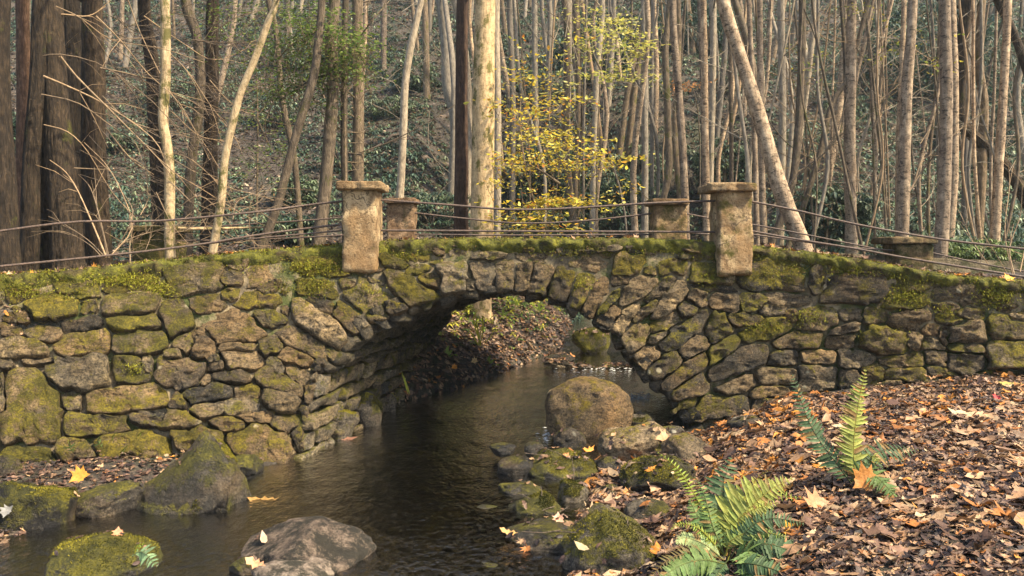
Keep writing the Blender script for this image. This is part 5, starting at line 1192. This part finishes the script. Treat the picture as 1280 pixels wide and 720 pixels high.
# ------------------------------------------------------------------ ferns
def frond(root, o0, pts, width, colr, facing=(0, -.75, .66), pairs=26, seed=0, toothed=False, blunt=.0):
    rr = np.random.default_rng(seed); q = spline([P(*p) for p in pts], 30); facing = np.array(facing, float)
    L = np.r_[0, np.cumsum(np.linalg.norm(np.diff(q, axis=0), axis=1))]; U = L / L[-1]; Ym = np.mean([p[2] for p in pts]); W_ = width * 1.15 / 2000 * Ym
    prt = [tube(q, np.linspace(.004, .0012, len(q)), 4)]; V0, F0 = prt[0]; V = [V0]; F3 = []; C = [np.tile(np.array(colr) * np.array([.9, .7, .6]), (len(V0), 1))]; b = len(V0)
    if toothed: out = [(0, -.08), (.12, .0), (.16, .2), (.12, .25), (.15, .45), (.10, .5), (.11, .7), (.05, .78), (0, 1.), (-.05, .78), (-.11, .7), (-.10, .5), (-.15, .45), (-.12, .25), (-.16, .2), (-.12, 0)]
    else: out = [(0, -.05), (.115, .05), (.12, .5), (.05, .85), (0, 1.), (-.05, .85), (-.12, .5), (-.115, .05)]
    tv, tf = fan(out, -.18, .12)
    for k in range(pairs):
        u = .12 + .87 * k / (pairs - 1); p = np.array([np.interp(u, U, q[:, a]) for a in range(3)]); p2 = np.array([np.interp(min(1, u + .03), U, q[:, a]) for a in range(3)]); p1 = np.array([np.interp(max(0, u - .03), U, q[:, a]) for a in range(3)])
        t = p2 - p1; t /= np.linalg.norm(t) + 1e-9; s = np.cross(t, facing); s /= np.linalg.norm(s) + 1e-9; n = np.cross(s, t)
        env = min(1, (u - .02) / .22) ** .7 * (1 - u ** 2.6) ** .8 + .06
        for sg in (-1, 1):
            l_ = W_ * env * rr.uniform(.80, 1.12); y = s * sg * .93 + t * rr.uniform(.2, .45) + n * rr.uniform(-.45, .15); y /= np.linalg.norm(y); x = np.cross(y, n); x /= np.linalg.norm(x); z = np.cross(x, y)
            wv = max(l_, W_ * .35) * (1.35 if toothed else .95) * min(1.0, L[-1] / pairs / (W_ * .22)) 
            v = tv * np.array([wv, l_, l_]); V.append(p + v @ np.array([x, y, z])); F3.append(tf + b); b += len(tv); C.append(np.tile((np.array(colr) if rr.uniform() > .06 + .10 * u else np.array([.26, .17, .06])) * rr.uniform(.7, 1.3) * np.array([1 + rr.normal() * .06, 1, 1]), (len(tv), 1)))
    V = np.concatenate(V) - o0; C = np.concatenate(C); link('frond', mesh('frond', V, [F0, np.concatenate(F3)], M['leaf'], False, C), root)
def fern(label, base, fr_list, seed):
    if seed < 3:
        d = Vector(((base[0] - 640) / 1000, 1, (312 - base[1]) / 1000)); h = BV.ray_cast(Vector((0, 0, EYE)), d); f = (h[0].y if h[0] is not None else base[2]) / base[2]
        base = (base[0], base[1], base[2] * f); fr_list = [([(a, b, c * f) for a, b, c in pts], w_, cc, kw) for pts, w_, cc, kw in fr_list]
    o0 = P(*base); root = bpy.data.objects.new('fern', None); COL.objects.link(root); root.location = tuple(o0); tag(root, label, 'fern')
    for k, (pts, w_, c, kw) in enumerate(fr_list): frond(root, o0, [(*base[:2], base[2])] * 0 + pts, w_, c, seed=seed * 20 + k, **kw)
LIME, YG, DG, MG = (.26, .32, .05), (.29, .31, .07), (.075, .125, .055), (.13, .20, .06)
fern('broad clump of lime and dark green fern fronds at the bottom of the right bank', (915, 700, 4.3), [
 ([(905, 690, 4.3), (880, 640, 4.4), (850, 590, 4.6), (822, 565, 4.7)], 22, LIME, {}),
 ([(905, 690, 4.3), (900, 650, 4.4), (903, 610, 4.5), (913, 572, 4.6)], 52, DG, dict(pairs=18)),
 ([(908, 690, 4.3), (905, 655, 4.35), (940, 615, 4.4), (985, 600, 4.45)], 60, YG, dict(pairs=18)),
 ([(910, 690, 4.3), (925, 650, 4.3), (960, 615, 4.35), (990, 598, 4.4)], 44, YG, dict(pairs=20, facing=(.3, -.8, .5))),
 ([(905, 695, 4.25), (890, 670, 4.3), (872, 645, 4.35), (862, 625, 4.4)], 34, MG, dict(toothed=True)),
 ([(905, 700, 4.2), (880, 680, 4.2), (855, 672, 4.2), (846, 680, 4.15)], 26, (.30, .38, .16), dict(toothed=True)),
 ([(915, 700, 4.2), (950, 680, 4.15), (990, 690, 4.1), (1020, 712, 4.0)], 46, DG, dict(toothed=True)),
 ([(915, 700, 4.2), (935, 690, 4.1), (940, 715, 4.0), (945, 745, 3.9)], 44, MG, dict(toothed=True)),
 ([(912, 700, 4.2), (935, 662, 4.2), (965, 648, 4.2), (1005, 655, 4.2)], 30, DG, {}),
 ([(905, 705, 4.1), (880, 700, 4.05), (855, 705, 4.0), (825, 722, 3.9)], 40, MG, dict(toothed=True)),
 ([(910, 700, 4.2), (900, 712, 4.1), (890, 730, 4.0), (880, 750, 3.9)], 40, DG, dict(toothed=True)),
 ([(905, 695, 4.25), (875, 662, 4.2), (850, 655, 4.2), (838, 662, 4.15)], 14, LIME, {}),
 ([(908, 695, 4.25), (915, 660, 4.3), (935, 640, 4.3), (972, 628, 4.3)], 34, YG, dict(facing=(.1, -.6, .8))), ([(906, 695, 4.2), (915, 675, 4.2), (945, 664, 4.2), (985, 672, 4.15)], 30, (.20, .25, .06), {}),
 ([(910, 700, 4.2), (925, 655, 4.3), (955, 622, 4.4), (1002, 622, 4.4)], 26, LIME, dict(pairs=22)), ([(906, 695, 4.2), (890, 655, 4.3), (880, 618, 4.4), (868, 596, 4.5)], 26, MG, dict(pairs=20)),
 ([(912, 705, 4.1), (940, 705, 4.0), (975, 715, 3.95), (1000, 735, 3.9)], 34, DG, {}), ([(905, 700, 4.15), (870, 690, 4.1), (835, 700, 4.0), (810, 725, 3.9)], 26, (.16, .13, .05), dict(pairs=20)),
 ([(908, 695, 4.2), (925, 640, 4.35), (945, 600, 4.45), (960, 588, 4.45)], 20, (.30, .24, .06), dict(pairs=20))], 1)
fern('tall narrow fern with an upright yellow-green frond beside the orange leaf', (1072, 612, 4.75), [
 ([(1070, 612, 4.75), (1067, 560, 4.8), (1072, 510, 4.85), (1082, 462, 4.9)], 40, YG, dict(pairs=30, facing=(.2, -.95, .2))),
 ([(1070, 612, 4.75), (1050, 585, 4.8), (1015, 535, 4.9), (990, 468, 5.0)], 34, DG, dict(pairs=28)),
 ([(1072, 612, 4.75), (1080, 590, 4.7), (1100, 600, 4.6), (1122, 624, 4.5)], 38, MG, dict(toothed=True)),
 ([(1074, 612, 4.75), (1100, 615, 4.7), (1130, 605, 4.75), (1165, 598, 4.8)], 16, LIME, {}),
 ([(1072, 612, 4.75), (1080, 575, 4.8), (1110, 562, 4.9), (1148, 562, 5.0)], 40, DG, dict(pairs=18)),
 ([(1074, 615, 4.7), (1095, 635, 4.55), (1120, 645, 4.5), (1138, 664, 4.45)], 36, (.10, .18, .08), dict(toothed=True)),
 ([(1070, 615, 4.7), (1060, 640, 4.55), (1075, 660, 4.5)], 26, DG, dict(pairs=10)),
 ([(1072, 612, 4.75), (1085, 585, 4.8), (1090, 570, 4.8), (1102, 580, 4.75)], 26, YG, dict(pairs=14)),
 ([(1072, 615, 4.7), (1105, 622, 4.6), (1118, 640, 4.55)], 14, MG, dict(pairs=10))], 2)
fern('small pale fern sprig on the mossy dome at the bottom left', (176, 700, 4.3), [
 ([(165, 695, 4.3), (178, 690, 4.3), (196, 708, 4.2)], 24, (.18, .28, .14), dict(toothed=True, pairs=8)), ([(168, 692, 4.3), (172, 682, 4.3), (182, 679, 4.3)], 10, LIME, dict(pairs=6))], 3)
fern('tiny light green sprigs low on the wall above the left leaves', (145, 565, 5.95), [
 ([(128, 560, 5.9), (122, 552, 5.85), (126, 545, 5.8)], 12, MG, dict(pairs=6)), ([(150, 566, 5.9), (156, 560, 5.85), (160, 556, 5.8)], 12, LIME, dict(pairs=6)), ([(92, 565, 5.9), (86, 556, 5.85), (90, 550, 5.8)], 14, MG, dict(pairs=6)), ([(140, 550, 5.9), (142, 544, 5.85), (146, 540, 5.8)], 10, LIME, dict(pairs=6)), ([(172, 545, 5.9), (176, 541, 5.85), (180, 539, 5.8)], 9, LIME, dict(pairs=6))], 4)
# bright weeds on the far bank
def weed(label, base, blades, col, w=.02, seed=0):
    o0 = P(*base); prt = []; 
    for pts in blades:
        q = spline([P(x, y, base[2]) for x, y in pts], 8) - o0; n = len(q); ww = w * np.sin(np.linspace(.5, 3.0, n)); s = np.array([1, .1, .2]); V = np.concatenate([q - ww[:, None] * s, q + ww[:, None] * s]); i = np.arange(n - 1); prt.append((V, np.stack([i, i + 1, i + n + 1, i + n], -1)))
    V, F = merge(prt); me = mesh('weed', V, F, M['leaf'], False, np.tile(np.array(col), (len(V), 1))); tag(link('weed', me, None, o0), label, 'plant')
weed('bright yellow-green weed standing on the sunlit leaf bank beyond the arch', (598, 430, 10.9), [[(600, 432), (596, 405), (594, 390)], [(600, 432), (604, 410), (603, 395), (608, 402)], [(598, 432), (588, 415), (583, 420)], [(600, 430), (610, 425), (618, 412)], [(601, 432), (592, 400), (598, 385)], [(598, 432), (600, 418), (606, 400)]], (.50, .50, .05), .010)
weed('thin yellow grass blade at the water edge below the vault', (510, 490, 9.0), [[(510, 492), (506, 478), (502, 464)], [(512, 492), (508, 480), (505, 470)]], (.40, .42, .05), .006)
for k, (x, y, lab) in enumerate([(585, 378, 'small green weed near the base of the big pale trunk under the arch'), (630, 392, 'low green plant in the middle of the sunlit bank beyond the arch'), (645, 378, 'green sprig high on the sunlit bank below the arch crown'), (612, 452, 'broad green leaves on the shaded lower far bank'), (560, 440, 'pair of upright green leaves on the left far bank'), (675, 385, 'green sprig right of the bank centre under the arch crown')]):
    X_, Y_, Z_ = sight(x, y + 6, 9, 20); weed(lab, (x, y + 6, Y_), [[(x, y + 6), (x - 5, y), (x - 9, y - 3)], [(x, y + 6), (x + 4, y - 2), (x + 8, y - 3)], [(x, y + 6), (x - 1, y - 4), (x + 1, y - 8)], [(x + 2, y + 6), (x + 8, y + 3), (x + 12, y + 5)]], (.20, .27, .05), .022)

# ------------------------------------------------------------------ single large leaves one can point to
MAPLE2 = maple_outline(.58)
def big_leaf(label, px, py, w, colr, tilt=.5, az=0., yaw=0., shape=MAPLE2, Y=None, curl=.35, seed=0, lift=.02):
    if Y is None:
        best = None; o_ = Vector((0, 0, EYE)); d = Vector(((px - 640) / 1000, 1, (312 - py) / 1000)); h = BV.ray_cast(o_, d); 
        p = h[0] if h[0] is not None else Vector(P(px, py, 5)); p = np.array(p) + np.array([0, -.02, lift])
    else: p = P(px, py, Y)
    rr = np.random.default_rng(seed + int(px)); out = np.array(shape); dense = []
    for a, b in zip(out, np.roll(out, -1, 0)): dense += [a, (a + b) / 2 * .97]
    dense = np.array(dense); rings = [dense * f for f in (.35, .7, 1.0)]; V = np.concatenate([np.zeros((1, 2))] + rings); n = len(dense)
    z = curl * (V ** 2).sum(1) + .10 * fbm(np.c_[V * 1.6, V[:, 0] * 0], 2, seed + int(px)) - .12 * np.abs(V[:, 0]) ; V = np.c_[V, z] * w / 2000 * p[1] * .95
    j = np.arange(n); k = (j + 1) % n; F = [np.stack([0 * j, 1 + j, 1 + k], -1)] + [np.stack([1 + r * n + j, 1 + (r + 1) * n + j, 1 + (r + 1) * n + k], -1) for r in (0, 1)] + [np.stack([1 + r * n + j, 1 + (r + 1) * n + k, 1 + r * n + k], -1) for r in (0, 1)]
    R = rot(np.array([yaw]), np.array([tilt]), np.array([az]))[0]; V = V @ R.T
    c = np.tile(np.array(colr), (len(V), 1)) * (1 + .15 * fbm(V * 40, 2, 3))[:, None]
    o = link('fallen_leaf', mesh('fallen_leaf', V, np.concatenate(F), M['litter'], True, c), None, p); tag(o, label, 'leaf'); return o
OR, TAN, BR, PK = (.50, .20, .03), (.46, .30, .17), (.36, .17, .07), (.45, .30, .22)
big_leaf('bright orange-brown maple leaf standing upright at the foot of the tall fern', 1082, 622, 54, (.42, .17, .035), 1.25, 0, .2, curl=.1, lift=.09)
big_leaf('wide tan maple leaf lying between the two ferns', 1026, 640, 66, (.40, .21, .10), .7, .3, .8)
big_leaf('golden orange leaf partly folded beside the lower fern', 990, 664, 40, (.62, .30, .03), .9, -.4, 2.2)
big_leaf('pale leaf edge curling beside the golden orange leaf', 1012, 672, 40, TAN, .5, .5, 4)
big_leaf('rust orange leaf propped against the foot of the arch at the right', 888, 513, 36, (.48, .20, .07), 1.0, .2, .4)
big_leaf('red leaf on the litter near the right edge under the wall', 1246, 500, 16, (.50, .03, .03), .6, 0, 1)
big_leaf('olive yellow leaf lying under the wall at the right edge', 1260, 484, 36, (.34, .28, .07), .5, .2, 1.6, OVAL)
big_leaf('orange leaf on the bank below the upright fern, right of the dark hollow', 1148, 640, 34, (.46, .22, .04), .6, 1, 2.6)
big_leaf('rounded orange leaf lying behind the left mossy boulder', 100, 597, 34, (.50, .22, .03), .9, 0, .5, Y=5.35)
big_leaf('salmon leaf on top of the mossy dome at the bottom left', 152, 668, 22, (.42, .18, .08), .8, .5, 2.4)
big_leaf('white-grey leaf clinging to the left edge boulder', 12, 642, 24, (.22, .21, .19), .9, 0, 1.2)
big_leaf('pale tan oval leaf lying on the triangular mossy rock', 726, 686, 24, (.40, .31, .17), .7, .4, 1.2, OVAL)
big_leaf('orange leaf hanging off the dark rock left of the triangular rock', 636, 668, 26, (.45, .26, .09), .5, .2, 1.4, OAKLEAF)
big_leaf('rust maple leaf on the litter left of the lower fern', 820, 612, 30, (.50, .28, .15), .6, .2, .6)
big_leaf('orange maple leaf beside the knobby stone', 785, 622, 22, (.52, .24, .07), .8, 0, .3)
big_leaf('tan maple leaf on top of the tan flat-sided rock', 828, 550, 30, (.48, .27, .13), .6, 0, .2)
big_leaf('pinkish leaf at the bottom between the dark rocks', 700, 650, 24, (.50, .27, .18), .6, 0, 2)
big_leaf('orange oak leaf lying on the pale lichened boulder', 322, 708, 34, (.55, .28, .14), .6, 0, 1.2, OAKLEAF)
big_leaf('small tan leaf on the top of the pale lichened boulder', 331, 676, 22, (.48, .34, .22), .6, .3, .5, OVAL)
big_leaf('bright orange leaf on the mossy wall top at the left edge', 6, 346, 16, (.75, .30, .02), .7, 0, 1, Y=7.0)
big_leaf('small orange leaf on the wall top beside the leftmost orange leaf', 40, 341, 12, (.65, .25, .04), .7, 0, 2, Y=7.05)
big_leaf('clump of golden orange leaf on the wall top at the right edge', 1263, 349, 20, (.70, .33, .02), .6, 0, .5, Y=7.45)
big_leaf('yellow-brown leaf floating beside the wedge-shaped rock', 330, 626, 44, (.30, .17, .05), .15, 0, 1.6, OAKLEAF, Y=5.75)
big_leaf('brown leaf drifting on dark water under the left side of the arch', 434, 549, 34, (.24, .12, .08), .15, 0, 1.5, OVAL, Y=7.6)
big_leaf('pair of orange leaves caught on the dark stone in the water', 622, 572, 24, (.45, .23, .07), .4, 0, 1.5, OAKLEAF)
big_leaf('orange leaf on the far bank left of the grass blade centre', 568, 460, 12, (.60, .25, .04), .8, 0, 0, Y=9.6)
big_leaf('pale tan leaf on the lower far bank', 593, 452, 13, (.62, .42, .20), .9, 0, 0, Y=10.1)

# foam and bright ripples where the creek drops beside the large boulder
def foam(label, cx, cy, w, h, Y, n, seed):
    rr = np.random.default_rng(seed); V0, F0 = ICO[4]; import itertools
    tv = np.array([(1, 0, 0), (-1, 0, 0), (0, 1, 0), (0, -1, 0), (0, 0, 1), (0, 0, -.2)], float); tf = np.array([(0, 2, 4), (2, 1, 4), (1, 3, 4), (3, 0, 4), (2, 0, 5), (1, 2, 5), (3, 1, 5), (0, 3, 5)])
    px = cx + rr.normal(0, w / 3, n); py = cy + rr.normal(0, h / 3, n); d = np.full(n, float(Y))
    for _ in range(8): d = (EYE - water_z(d)) * 1000 / np.maximum(20, py - 312)
    pos = np.stack([(px - 640) / 1000 * d, d, water_z(d) + .012], -1); s = rr.uniform(.004, .013, n); v = tv[None] * s[:, None, None] * np.array([2.2, 1, .6]) + pos[:, None]
    f = (tf[None] + (np.arange(n) * 6)[:, None, None]).reshape(-1, 3); o = link('foam', mesh('foam', v.reshape(-1, 3), f, M['foam'])); tag(o, label, None, None, 'stuff')
foam('white foam where the creek breaks right of the large boulder', 797, 498, 46, 10, 8.4, 190, 1)
foam('broken white ripples curling round the left foot of the large boulder', 684, 545, 14, 16, 7, 26, 3)
foam('bright flecks on the water below the pebble line', 735, 470, 60, 10, 11, 60, 4)
foam('thin line of foam along the shallow riffle beyond the arch', 760, 462, 80, 5, 9.5, 60, 2)


# ------------------------------------------------------------------ air
bx_ = [(-175, -70, -3), (175, -70, -3), (175, 340, -3), (-175, 340, -3)]; V = np.array(bx_ + [(a, b, 62) for a, b, c in bx_], float)
F = np.array([(0, 3, 2, 1), (4, 5, 6, 7), (0, 1, 5, 4), (1, 2, 6, 5), (2, 3, 7, 6), (3, 0, 4, 7)])
hm = bpy.data.materials.new('haze'); hm.use_nodes = True; hm.node_tree.nodes.clear(); ho = hm.node_tree.nodes.new('ShaderNodeOutputMaterial')
pv = hm.node_tree.nodes.new('ShaderNodeVolumePrincipled'); pv.inputs['Color'].default_value = (.78, .93, 1, 1); pv.inputs['Density'].default_value = .0008; pv.inputs['Anisotropy'].default_value = .3
hm.node_tree.links.new(pv.outputs[0], ho.inputs['Volume']); tag(link('haze', mesh('haze', V, F, hm, False)), kind='stuff')
